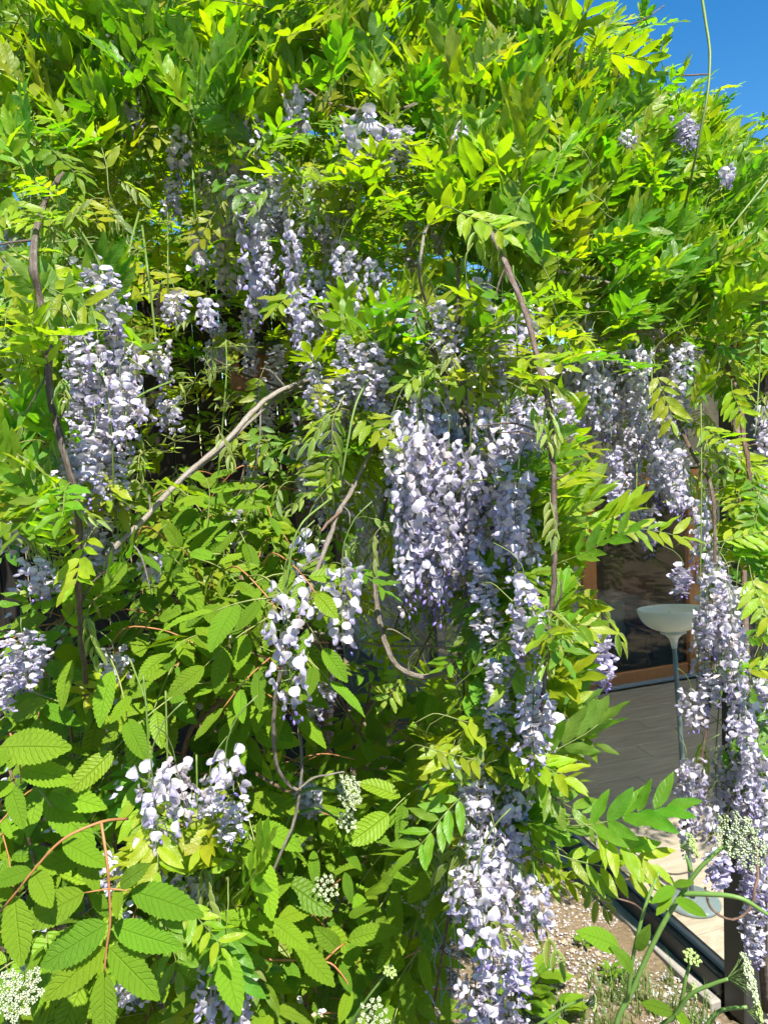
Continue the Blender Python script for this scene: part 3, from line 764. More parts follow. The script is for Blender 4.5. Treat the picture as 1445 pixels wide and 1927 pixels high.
GREY = (0.30,0.265,0.225); BROWN = (0.26,0.165,0.115); DEAD = (0.40,0.355,0.30); GRN = (0.12,0.19,0.035); DKB = (0.14,0.11,0.085)
def stem(root, pts, rpx, rpx2=None, col=GREY, name='stem', knob=0.12, wob=0.25, k=7, seg=8, mat=None):
    if root is VA: pts = [(x, y, max(d_, DEP(x,y)+(0.03 if y < 300 else -0.05))) if y < 450 else (x, y, d_) for x, y, d_ in pts]
    g = Geo(); p3 = PL(pts); d = np.mean([p[2] for p in pts]); r0 = (0.48 if col == GRN else 0.54)*rpx*d/F; r1 = (0.48 if col == GRN else 0.54)*(rpx if rpx2 is None else rpx2)*d/F
    pc = tube(g, p3, r0, r1, seg, col, k, knob, wob)
    if rpx >= 8 and name == 'stem' and col != GRN and len(pc) > 20:
        n = len(pc); idx = np.arange(0, n, 2); ph = rng.uniform(0,6.28); tw = rng.uniform(0.35,0.55)
        hel = [pc[i]+np.array([math.cos(ph+tw*i), 0.6*math.sin(ph+tw*i), 0.15*math.sin(tw*i)])*(r0+(r1-r0)*i/n)*1.15 for i in idx]
        tube(g, hel, r0*0.36, r0*0.3, 5, tuple(np.array(col)*0.8), 2, 0.1, 0.0)
        for _ in range(max(2, n//14)):
            i = int(rng.integers(3, n-3)); L_ = rng.uniform(0.03,0.11); dv = nrm([rng.normal(), -0.3+0.5*rng.normal(), rng.normal()])
            q0 = pc[i]; q1 = q0+dv*L_*0.5+rng.normal(0,0.006,3); q2 = q0+dv*L_+np.array([0,0,-0.015])
            tube(g, [q0, q1, q2], r0*0.4, r0*0.18, 5, col, 4, 0.3, 0.1)
            tube(g, [q0-dv*r0*0.3, q0+dv*r0*1.1], r0*1.05, r0*0.5, 6, tuple(np.array(col)*0.85), 2, 0.2)
    return part(name, g, mat or (M_STEM if col == GRN else M_BARK), root, True)
# main hand-placed stems
stem(VA, [(118,325,1.290),(78,395,1.180),(62,480,1.090),(72,560,1.070),(86,650,1.060),(85,745,1.060),(108,840,1.060),(126,910,1.070),(136,1000,1.090),(140,1090,1.120),(146,1180,1.180),(158,1270,1.260),(170,1380,1.440)], 11, 9, (0.22,0.175,0.14))
stem(VA, [(200,1045,1.20),(262,985,1.22),(335,908,1.26),(425,828,1.32),(480,772,1.38),(510,748,1.42),(555,725,1.55),(620,700,1.8),(680,670,2.1)], 8, 9, DEAD)
stem(VA, [(352,898,1.27),(420,843,1.32),(470,795,1.36),(520,752,1.46),(580,722,1.7)], 4, 5, DEAD)
stem(VA, [(880,330,1.380),(905,400,1.260),(943,475,1.180),(983,570,1.110),(1012,670,1.080),(1034,775,1.060),(1041,860,1.050),(1043,950,1.050),(1042,1060,1.050),(1034,1150,1.060),(1026,1235,1.070),(1016,1325,1.090),(1000,1420,1.150),(985,1520,1.230)], 10, 6, (0.24,0.175,0.145))
stem(VA, [(845,690,1.550),(860,760,1.430),(882,830,1.370),(902,905,1.330),(907,1000,1.310),(903,1100,1.310),(890,1195,1.310),(864,1240,1.310),(823,1268,1.310),(777,1272,1.310),(737,1246,1.310),(710,1185,1.320),(700,1120,1.330),(699,1055,1.340),(708,985,1.370),(728,915,1.430),(745,850,1.550),(750,760,1.750)], 9, 8, (0.29,0.25,0.20))
stem(VA, [(775,715,1.5),(735,775,1.40),(697,850,1.34),(662,925,1.30),(640,965,1.27),(622,1020,1.24),(598,1085,1.21),(578,1145,1.19),(548,1230,1.18),(530,1310,1.2),(523,1380,1.22),(527,1440,1.24),(545,1475,1.26),(560,1487,1.27)], 8, 6, (0.30,0.255,0.22))
stem(VA, [(640,963,1.27),(615,985,1.24),(604,1000,1.22)], 6, 4, BROWN)
stem(VA, [(560,1487,1.27),(590,1465,1.26),(620,1458,1.25),(648,1452,1.25)], 4, 3, DEAD)
stem(VA, [(566,1380,1.3),(568,1450,1.28),(558,1530,1.28),(535,1590,1.27),(505,1660,1.28),(478,1740,1.35)], 5, 5, (0.28,0.25,0.22))
stem(VA, [(480,1455,1.32),(515,1475,1.3),(545,1490,1.28),(562,1488,1.27)], 6, 4, BROWN)
stem(VA, [(455,1085,1.4),(465,1150,1.34),(463,1220,1.32),(440,1290,1.32),(395,1335,1.36),(360,1375,1.4),(340,1440,1.5)], 8, 8, BROWN)
stem(VA, [(640,640,1.55),(612,760,1.7),(590,900,1.9),(580,1100,2.1),(600,1300,2.3),(612,1420,2.5)], 14, 22, DKB)
stem(VA, [(560,600,1.8),(575,760,1.9),(560,900,2.0),(585,1080,2.2),(615,1250,2.4),(610,1420,2.5)], 10, 20, DKB)
stem(VA, [(500,420,2.0),(540,600,2.1),(600,800,2.2),(640,1050,2.3),(625,1250,2.4),(615,1400,2.5)], 10, 18, (0.18,0.15,0.12))
stem(VA, [(480,120,1.55),(560,158,1.48),(618,195,1.42),(670,208,1.42),(720,215,1.45),(800,190,1.6)], 7, 5, (0.22,0.18,0.15))
stem(VA, [(612,165,1.44),(625,215,1.36),(633,260,1.34),(638,300,1.36)], 5, 4, GREY)
stem(VA, [(610,70,1.6),(650,60,1.55),(690,110,1.5),(720,160,1.5)], 7, 7, GREY)
stem(VA, [(10,155,1.35),(60,115,1.33),(120,85,1.33),(190,50,1.4),(225,25,1.45)], 5, 4, (0.22,0.17,0.14))
stem(VA, [(128,222,1.3),(165,215,1.3),(205,202,1.33)], 6, 8, DEAD)
stem(VA, [(838,408,1.4),(805,425,1.36),(793,470,1.34),(790,520,1.35),(800,565,1.4),(812,620,1.5)], 5, 5, GREY)
stem(VA, [(770,560,1.42),(783,600,1.42),(800,640,1.45),(830,670,1.5)], 8, 8, GREY)
stem(VA, [(862,500,1.45),(862,600,1.45),(860,680,1.5)], 5, 5, BROWN)
stem(VA, [(690,690,1.5),(750,700,1.45),(800,690,1.42),(850,720,1.42),(880,800,1.42)], 8, 9, DKB)
stem(VA, [(560,1180,1.5),(640,1200,1.5),(720,1215,1.52),(800,1216,1.55),(870,1222,1.6)], 4, 4, GREY)
stem(VA, [(590,1200,1.5),(620,1270,1.55),(650,1330,1.6),(690,1400,1.7)], 4, 4, DKB)
stem(VA, [(700,1230,1.8),(690,1320,1.8),(660,1420,1.9),(640,1500,2.0)], 5, 4, DKB)
stem(VA, [(1150,535,1.8),(1100,520,1.7),(1050,510,1.6),(1000,480,1.5)], 7, 6, GREY)
stem(VA, [(865,1230,1.4),(872,1300,1.36),(868,1400,1.32),(875,1500,1.25),(862,1600,1.22),(840,1740,1.25),(815,1900,1.4)], 4, 5, (0.16,0.11,0.085))
stem(VA, [(745,1440,1.8),(780,1500,1.75),(830,1560,1.7),(880,1600,1.6)], 4, 4, GREY)
# tangled loose twigs in the middle
for k in range(46):
    x, y = rng.uniform(430,900), rng.uniform(620,1420); d = rng.uniform(1.75,2.5); ln = rng.uniform(80,260); a = rng.normal(PI/2,0.5)
    pts = [(x+math.cos(a)*ln*t+rng.normal(0,9), y+math.sin(a)*ln*t+rng.normal(0,7), d+0.12*math.sin(3*t)) for t in (-0.5,-0.2,0.15,0.5)]
    stem(VA, pts, rng.uniform(2,5), rng.uniform(1.5,3), [GREY,DKB,DEAD,BROWN][k%4], 'twig', k=4, seg=5)
# green shoots
for pts, r in (([(364,235,1.5),(362,300,1.45),(366,370,1.42),(369,430,1.42)],5), ([(262,400,1.5),(245,470,1.45),(240,560,1.45),(238,650,1.5)],5),
    ([(268,425,1.42),(276,490,1.4),(285,560,1.4),(292,625,1.4),(296,660,1.4)],5), ([(316,400,1.5),(316,480,1.48),(317,560,1.48)],3),
    ([(150,430,1.25),(185,490,1.22),(205,560,1.2),(214,630,1.2)],5), ([(217,990,1.2),(222,900,1.2),(226,840,1.2),(240,770,1.22),(268,742,1.25),(325,717,1.3)],6),
    ([(120,560,1.14),(160,640,1.13),(190,700,1.13),(207,780,1.14),(213,880,1.16),(214,960,1.18)],4), ([(405,960,1.5),(412,880,1.48),(420,790,1.45),(427,690,1.45),(425,640,1.5)],4),
    ([(700,700,1.3),(670,760,1.26),(655,830,1.24),(643,900,1.24)],5), ([(620,940,1.24),(565,990,1.2),(545,1060,1.19),(537,1130,1.19),(535,1180,1.19)],5),
    ([(1033,1000,1.13),(1050,1150,1.12),(1040,1220,1.12),(1015,1290,1.14)],4), ([(965,500,1.3),(975,700,1.25)],3),
    ([(950,1330,1.2),(955,1430,1.18),(945,1520,1.17),(920,1600,1.16),(905,1700,1.16)],5), ([(270,1270,1.14),(276,1340,1.13),(280,1420,1.13),(283,1480,1.13)],4),
    ([(312,1300,1.15),(315,1400,1.14),(316,1460,1.14)],4), ([(370,1420,1.15),(372,1520,1.14)],4), ([(245,1240,1.15),(268,1300,1.14),(278,1330,1.13)],4)):
    stem(VA, pts, r, r*0.8, GRN, 'shoot', 0.05, 0.1, 6, 6)
for pts, r in (([(1316,-30,1.7),(1327,40,1.65),(1335,100,1.62),(1332,170,1.6),(1322,230,1.6),(1310,290,1.62),(1298,345,1.66),(1285,400,1.75)],6),
    ([(1460,320,1.75),(1400,395,1.72),(1350,455,1.72),(1310,500,1.75)],5), ([(1198,860,1.8),(1195,1000,1.75)],3),
    ([(1318,760,1.62),(1319,900,1.58),(1318,1050,1.56),(1316,1180,1.56),(1310,1300,1.56)],3), ([(1358,1230,1.55),(1352,1330,1.54),(1346,1430,1.54),(1348,1530,1.54)],3),
    ([(1224,640,1.75),(1226,760,1.7),(1224,880,1.7)],3), ([(1430,560,1.7),(1428,700,1.7),(1420,820,1.65)],3)):
    stem(VB, pts, r, r*0.7, GRN, 'shoot', 0.05, 0.1, 6, 6)
stem(VB, [(1330,620,1.8),(1385,730,1.7),(1398,800,1.66),(1408,870,1.64),(1415,950,1.64)], 8, 6, BROWN)
stem(VB, [(1265,770,1.75),(1300,850,1.66),(1330,900,1.6),(1342,960,1.57),(1345,1060,1.55),(1340,1160,1.55),(1335,1280,1.55),(1325,1380,1.55),(1312,1460,1.55),(1285,1560,1.55)], 6, 4, (0.2,0.13,0.1))
stem(VB, [(1240,1640,1.4),(1200,1650,1.4),(1170,1656,1.42)], 4, 3, BROWN, 'twig'); 
stem(VB, [(1300,1640,1.42),(1270,1645,1.4),(1240,1640,1.4),(1215,1640,1.41),(1225,1670,1.42),(1250,1680,1.44)], 3, 3, DKB, 'twig')
stem(VB, [(1326,1670,1.42),(1335,1705,1.42),(1360,1725,1.42),(1390,1727,1.42),(1412,1705,1.42),(1420,1670,1.42),(1425,1640,1.44),(1420,1560,1.5)], 4, 5, BROWN)
stem(VB, [(1160,1690,1.42),(1190,1700,1.42),(1210,1715,1.44)], 3, 3, BROWN, 'twig')
stem(VB, [(1105,45,2.3),(1160,85,2.25),(1200,120,2.25),(1260,140,2.3),(1330,140,2.4)], 3, 3, BROWN, 'twig')
stem(VB, [(1085,10,2.3),(1140,45,2.2),(1200,40,2.2),(1250,10,2.3)], 3, 2, DKB, 'twig')
stem(VB, [(1100,525,1.8),(1180,550,1.85),(1260,560,1.9),(1330,555,1.95),(1445,570,1.9)], 10, 8, GREY)
stem(VB, [(1385,790,1.9),(1400,1100,1.8),(1405,1400,1.75),(1420,1700,1.9)], 9, 12, (0.2,0.14,0.11))
stem(VB, [(1420,1650,1.9),(1440,1900,2.3)], 12, 14, DKB)

# ------------------------------------------------------------------ wisteria leaves
def place(px, py, d, kind, mode, scale=1.0):
    c = P(px, py, d)
    nz = rng.normal(0, 1, 3)
    if mode == 'up': y = np.array([0.55*nz[0], -0.35+0.35*nz[1], 0.75+0.25*nz[2]]); n0 = np.array([0.7*rng.normal(), -0.5+0.6*rng.normal(), 0.75])
    elif mode == 'out': y = np.array([0.8*nz[0], -0.75+0.3*nz[1], 0.15+0.35*nz[2]]); n0 = np.array([0.3*rng.normal(), -0.1+0.3*rng.normal(), 1.0])
    elif mode == 'droop': y = np.array([0.6*nz[0], -0.65+0.3*nz[1], -0.35+0.25*nz[2]]); n0 = np.array([0.3*rng.normal(), -0.5+0.25*rng.normal(), 0.8])
    elif mode == 'right': y = np.array([0.9+0.25*nz[0], -0.45+0.3*nz[1], 0.12+0.3*nz[2]]); n0 = np.array([-0.1+0.3*rng.normal(), -0.45+0.3*rng.normal(), 0.9])
    elif mode == 'upright': y = np.array([0.55+0.4*nz[0], -0.3+0.35*nz[1], 0.55+0.3*nz[2]]); n0 = np.array([0.6*rng.normal(), -0.35+0.5*rng.normal(), 0.8])
    else: y = nz; n0 = rng.normal(0,1,3)+np.array([0,-0.3,0.8])
    y = nrm(y); L = CLEN[kind]*scale
    M = frame(c-y*L*0.55, y, n0); M[:3,:3] *= scale*rng.uniform(0.85,1.15)
    return M
KM = {'up': (('tuft',0.75),('spread',0.25)), 'out': (('spread',0.7),('tuft',0.3)), 'droop': (('spread',0.55),('young',0.45)), 'right': (('spread',0.65),('tuft',0.35)), 'upright': (('tuft',0.6),('spread',0.4))}
def pick(mode):
    ks = KM[mode]; return ks[0][0] if rng.random() < ks[0][1] else ks[1][0]
boxesA = [(0,0,350,120,20,'up',1.0),(0,100,250,300,18,'up',0.95),(130,60,480,280,26,'up',1.05),(350,0,700,150,24,'up',1.0),(700,0,1080,210,36,'up',1.0),
 (430,150,700,330,9,'out',0.8),(0,250,280,430,15,'droop',0.9),(640,230,900,450,20,'out',0.85),(870,130,1130,480,44,'up',1.1),(0,430,110,1000,22,'droop',0.95),
 (90,530,260,700,6,'droop',0.9),(540,320,700,420,4,'droop',0.8),(610,570,900,720,13,'out',0.8),(560,690,690,830,6,'droop',0.8),(900,420,1150,700,15,'out',0.85),
 (900,760,1050,1000,4,'out',0.85),(960,820,1070,1000,10,'right',0.95),(900,1040,1060,1200,7,'out',0.8),(940,1020,1040,1250,7,'right',0.8),
 (860,1250,1040,1450,13,'right',0.85),(840,1450,1030,1700,8,'droop',0.85),(980,1500,1070,1680,3,'right',1.0),(100,1030,240,1180,3,'out',0.9),
 (390,1490,510,1720,6,'droop',0.9),(360,1660,470,1850,4,'droop',0.9),(250,1500,400,1600,3,'out',0.8)]
boxesB = [(1130,200,1445,340,42,'upright',0.9),(1140,300,1445,610,92,'upright',0.95),(1110,20,1230,130,12,'out',0.75),(1240,130,1445,260,30,'upright',0.85),
 (1160,590,1445,700,12,'out',0.9),(1290,660,1445,980,20,'droop',0.85),(1380,960,1445,1300,5,'right',0.8),(1385,1280,1445,1500,3,'right',0.75),(1280,1000,1445,1100,4,'right',0.8)]
def skyline(px):   # y of the leaf/sky edge in the upper right
    return np.interp(px, [0,1080,1150,1200,1260,1330,1390,1445], [-400,-60,120,175,155,190,265,300])
def okpx(px, py):
    if px > 1060 and py < skyline(px)+25: return False
    if 1075 < px < 1330 and 960 < py < 1800: return False
    return True
curtain = [(100,430,360,1000,24,'droop',0.7),(350,330,700,700,26,'droop',0.62),(560,540,1000,1000,44,'droop',0.62),(450,680,720,1000,16,'droop',0.62),(480,950,760,1300,9,'droop',0.6),(700,1180,1050,1500,13,'out',0.62),(850,1000,1050,1500,16,'droop',0.65),(200,1000,520,1300,8,'droop',0.62),(250,1400,520,1900,14,'droop',0.72),(800,1400,1050,1750,12,'droop',0.65),(0,200,600,460,24,'droop',0.65),(600,150,1000,500,26,'droop',0.65)]
curtB = [(1080,560,1330,900,10,'droop',0.62),(1290,600,1445,1100,20,'droop',0.62),(1330,1080,1445,1650,6,'droop',0.6)]
curtain = [(x0,y0,x1,y1,int(n*1.3),m,s) for x0,y0,x1,y1,n,m,s in curtain]+[(600,540,900,720,16,'up',0.7),(590,680,700,860,8,'out',0.65),(640,250,880,420,10,'up',0.75),(0,480,110,1000,14,'up',0.8),(110,520,250,720,8,'up',0.75),(960,820,1080,1060,12,'upright',0.85),(880,1040,1060,1250,10,'upright',0.7),(900,1260,1080,1460,16,'upright',0.72),(380,1490,520,1720,8,'up',0.75),(140,1030,240,1160,4,'up',0.7)]
boxesA = [(x0,y0,x1,y1,int(n*(1.95 if y1 < 340 else 1.75)),m,s*(0.86 if y1 < 340 else 0.72)) for x0,y0,x1,y1,n,m,s in boxesA]+curtain
boxesA += [(880,150,1110,440,12,'up',1.05),(140,60,460,240,8,'up',1.0)]
boxesB = [(x0,y0,x1,y1,int(n*1.7),m,s*0.74) for x0,y0,x1,y1,n,m,s in boxesB]+curtB
cand = {'A': [], 'B': []}
for key, bx in (('A', boxesA), ('B', boxesB)):
    for x0,y0,x1,y1,n,mode,s in bx:
        for _ in range(n):
            px, py = rng.uniform(x0,x1), rng.uniform(y0,y1)
            if not okpx(px,py): continue
            if 235 < px < 520 and 400 < py < 870 and rng.random() < 0.7: continue
            d = DEP(px,py)+rng.uniform(-0.13,0.10); k = pick(mode)
            cand[key].append((place(px,py,d,k,mode,s), k, s/d))
# hero leaves placed by eye: base px, tip px, depth
heroes = [(1060,1555,1245,1520,1.12,'tuft',1.25),(1090,1545,1260,1625,1.10,'spread',1.2),(1030,1600,1200,1640,1.12,'spread',1.15),(1090,1640,1175,1760,1.12,'young',1.2),(1080,1000,1215,950,1.2,'tuft',1.15),
 (1050,1060,1170,1000,1.15,'tuft',1.1),(1130,985,1280,990,1.25,'spread',0.9),(1090,1100,1190,1190,1.2,'young',1.1),(940,1500,800,1600,1.15,'young',1.2),(900,1480,770,1580,1.12,'spread',0.9),
 (360,235,420,90,1.55,'tuft',1.2),(370,240,300,120,1.55,'tuft',1.2),(360,240,390,130,1.5,'tuft',1.1),(270,160,180,80,1.55,'tuft',1.1),
 (980,330,1000,170,1.35,'tuft',1.25),(970,350,890,270,1.35,'tuft',1.15),(1010,330,1110,240,1.35,'tuft',1.3),(1000,350,940,420,1.32,'spread',1.0),
 (180,1130,240,1040,1.12,'tuft',1.0),(170,1130,90,1110,1.14,'spread',0.8),(170,1140,150,1230,1.14,'young',1.1),(440,1690,520,1600,1.15,'tuft',1.0),(430,1700,440,1900,1.15,'spread',1.1),
 (640,770,560,800,1.26,'young',1.1),(640,760,610,860,1.25,'young',1.0),(1230,680,1270,790,1.6,'spread',1.2),(600,930,560,900,1.22,'young',0.8),(1290,780,1340,700,1.6,'tuft',1.0)]
for x0,y0,x1,y1,d,k,s in heroes:
    a, b = P(x0,y0,d+0.02), P(x1,y1,d-0.03); L = np.linalg.norm(b-a); 
    M = frame(a, b-a, np.array([0.15*rng.normal(), -0.55, 0.8])); M[:3,:3] *= min(max(L/CLEN[k],0.6),1.35)
    cand['A' if x0 < 1200 else 'B'].append((M, k, 9.0))
for (x0,y0,x1,y1,d,n) in ((118,330,65,500,1.2,6),(70,540,90,760,1.02,5),(110,850,140,1050,1.03,4),(900,400,1000,600,1.15,7),(1010,660,1040,860,1.03,6),(1042,900,1030,1200,1.02,6),(700,1000,710,1180,1.25,2),(330,910,440,820,1.2,2)):
    for _ in range(n):
        t_ = rng.random(); k = pick('droop'); cand['A'].append((place(x0+(x1-x0)*t_+rng.normal(0,14), y0+(y1-y0)*t_, d, k, 'out' if rng.random() < 0.5 else 'droop', 0.55), k, 4.0))
stuff = {'A': Geo(), 'B': Geo()}
for (x,y,d,m) in [(1120,40,2.2,'right'),(1150,70,2.2,'right'),(1135,15,2.2,'upright'),(1175,30,2.25,'right'),(1195,75,2.25,'right'),(1210,25,2.25,'upright'),(1225,55,2.25,'out'),(1165,110,2.2,'upright'),(1225,110,2.3,'out'),(1245,150,2.3,'upright'),(1270,140,2.3,'upright'),(1310,150,2.35,'upright'),(1345,165,2.4,'right'),(1290,170,2.3,'upright'),(1370,190,2.4,'upright'),(1400,215,2.4,'right'),(1430,230,2.4,'right'),(1415,250,2.4,'right'),(1440,275,2.4,'right'),(1105,60,2.1,'upright'),(1100,90,2.1,'right'),(1215,135,2.25,'right')]:
    for _ in range(1):
        k = pick('right'); cand['B'].append((place(x+rng.normal(0,12),y+rng.normal(0,10),d,k,m,0.62), k, 5.0))
for key, root in (('A', VA), ('B', VB)):
    cs = sorted(cand[key], key=lambda c: -c[2])
    for i, (M, k, s) in enumerate(cs):
        if i < 300:
            link('leaf', CM[k][int(rng.integers(7))], root, M)
        else: stuff[key].addg(CLo[k][int(rng.integers(6))], M, np.array([rng.uniform(0.8,1.2),1,1])*rng.uniform(0.8,1.15))
# deeper layers of the same foliage
def fill(key, n, reg, dd, mode, s=1.0, avoid=True):
    n = int(n*1.5); s = s*(0.8 if dd[0] < 1.3 else 1.0)
    x0,y0,x1,y1 = reg; g = stuff[key]
    for _ in range(n):
        px, py = rng.uniform(x0,x1), rng.uniform(y0,y1)
        if avoid and not okpx(px,py): continue
        if 215 < px < 520 and 370 < py < 880 and dd[0] < 1.3 and rng.random() < 0.85: continue
        d = DEP(px,py)+rng.uniform(*dd); k = pick(mode)
        M = place(px,py,d,k,mode,s); g.addg(CLo[k][int(rng.integers(6))], M, np.array([rng.uniform(0.8,1.2),1,1])*rng.uniform(0.75,1.1))
fill('A', 150, (-60,-60,1060,230), (0.15,0.6), 'up')
fill('A', 120, (-60,-60,1060,330), (0.5,1.4), 'up')
fill('A', 45, (-40,230,330,480), (0.12,0.5), 'droop', 0.9)
fill('A', 60, (350,200,900,480), (0.25,0.8), 'out', 0.9)
fill('A', 90, (860,180,1150,620), (0.15,0.6), 'up')
fill('A', 40, (560,480,1000,760), (0.3,0.8), 'out', 0.85)
fill('A', 40, (-40,450,160,1050), (0.15,0.6), 'droop')
fill('A', 16, (950,700,1060,1500), (0.15,0.45), 'droop', 0.85)
fill('A', 170, (-60,240,980,900), (0.6,1.5), 'droop')
fill('A', 200, (-60,150,1050,860), (1.4,2.9), 'out', 1.2)
fill('A', 90, (100,300,700,760), (1.5,3.0), 'out', 1.3)
fill('B', 330, (1090,120,1480,640), (0.15,0.9), 'upright')
fill('B', 200, (1090,190,1480,640), (0.8,2.0), 'upright')
fill('B', 22, (1130,600,1480,900), (0.2,0.9), 'droop', 0.9)
for _ in range(110):
    c = np.array([rng.uniform(1.1,1.75), rng.uniform(2.2,3.0), rng.uniform(2.9,3.3)]); M = frame(c, rng.normal(0,1,3), rng.normal(0,0.4,3)+ZZ)
    stuff['B'].addg(CLo['spread'][int(rng.integers(6))], M)
fill('B', 14, (1350,900,1480,1300), (0.1,0.5), 'droop', 0.9)
# overhead leaves; those of vine A are added to keep sun out of the hollow
fill('A', 34, (640,880,1000,1250), (0.6,1.1), 'droop', 0.9)
for key, n, (x0,x1,y0,y1,z0,z1) in (('A', 1200, (-2.6,1.0,1.8,4.8,3.4,3.9)), ('B', 170, (0.8,3.2,2.4,5.0,3.1,3.4))):
    for _ in range(n):
        c = np.array([rng.uniform(x0,x1), rng.uniform(y0,y1), rng.uniform(z0,z1)])
        if key == 'B' and c[1] > 0.9*c[0]+2.2 : pass
        q = RC.T @ (c-CAM); px, py = 722.5-q[0]/q[2]*F, 963.5+q[1]/q[2]*F
        if px > 1060 and py < skyline(px)+60: continue
        y = nrm([rng.normal(), rng.normal(), rng.normal()*0.3]); k = 'spread'
        M = frame(c, y, rng.normal(0,0.3,3)+np.array([0,0,1.0])); M[:3,:3] *= rng.uniform(1.0,1.4)
        stuff[key].addg(CLo[k][int(rng.integers(6))], M, np.array([1,1,1])*rng.uniform(0.8,1.1))
for key, root in (('A', VA), ('B', VB)):
    tag(part('foliage', stuff[key], [M_LEAF, M_STEM], root, True), kind='stuff')

# ------------------------------------------------------------------ racemes
hero_used = 0
def raceme(px, y0, y1, d, kind, root, hero=False, widen=1.0):
    global hero_used
    if y0 < 450 and root is VA: d = max(d, DEP(px,(y0+y1)/2)-0.06)
    top = P(px, y0, d); L = (y1-y0)*d/F*1.02
    if hero and hero_used < 300:
        par = {'long': (0.038,0.14,0.06), 'med': (0.042,0.15,0.08), 'med2': (0.045,0.08,0.2), 'vio': (0.036,0.72,0.0)}[kind]
        g, plan = raceme_geo(R3, L, par[0]*widen, par[1], par[2], 0.95, False)
        M = Matrix.Translation(Vector(top)); o = link('flower_raceme', g.mesh('flower_raceme', [M_PETAL, M_STEM]), root, M)
        Mt = np.eye(4); Mt[:3,3] = top
        for Mf, key, var, _ in plan:
            Ms = Mf.copy(); Ms[:3,:3] *= 0.88
            link('floret', FM[key][var], o, Mt @ Ms); hero_used += 1
        return
    me, L0 = RV[kind][int(rng.integers(2))]
    s = L/L0; sx = widen*np.clip(s, 0.75, 1.25)*rng.uniform(0.92,1.08)
    a = rng.uniform(0,6.28); M = np.eye(4)
    M[:3,:3] = _rz(a) @ np.diag([sx,sx,s]); M[:3,:3] = _rx(rng.normal(0,0.06)) @ M[:3,:3]; M[:3,3] = top
    link('flower_raceme', me, root, M)
for a in [(535,1090,1370,1.15,'med2'),(645,1050,1240,1.2,'med'),(575,1010,1150,1.25,'med'),(285,1440,1610,1.05,'med2'),(425,1425,1510,1.1,'med'),(900,1640,1830,1.08,'med2')]:
    raceme(*a, VA, True)
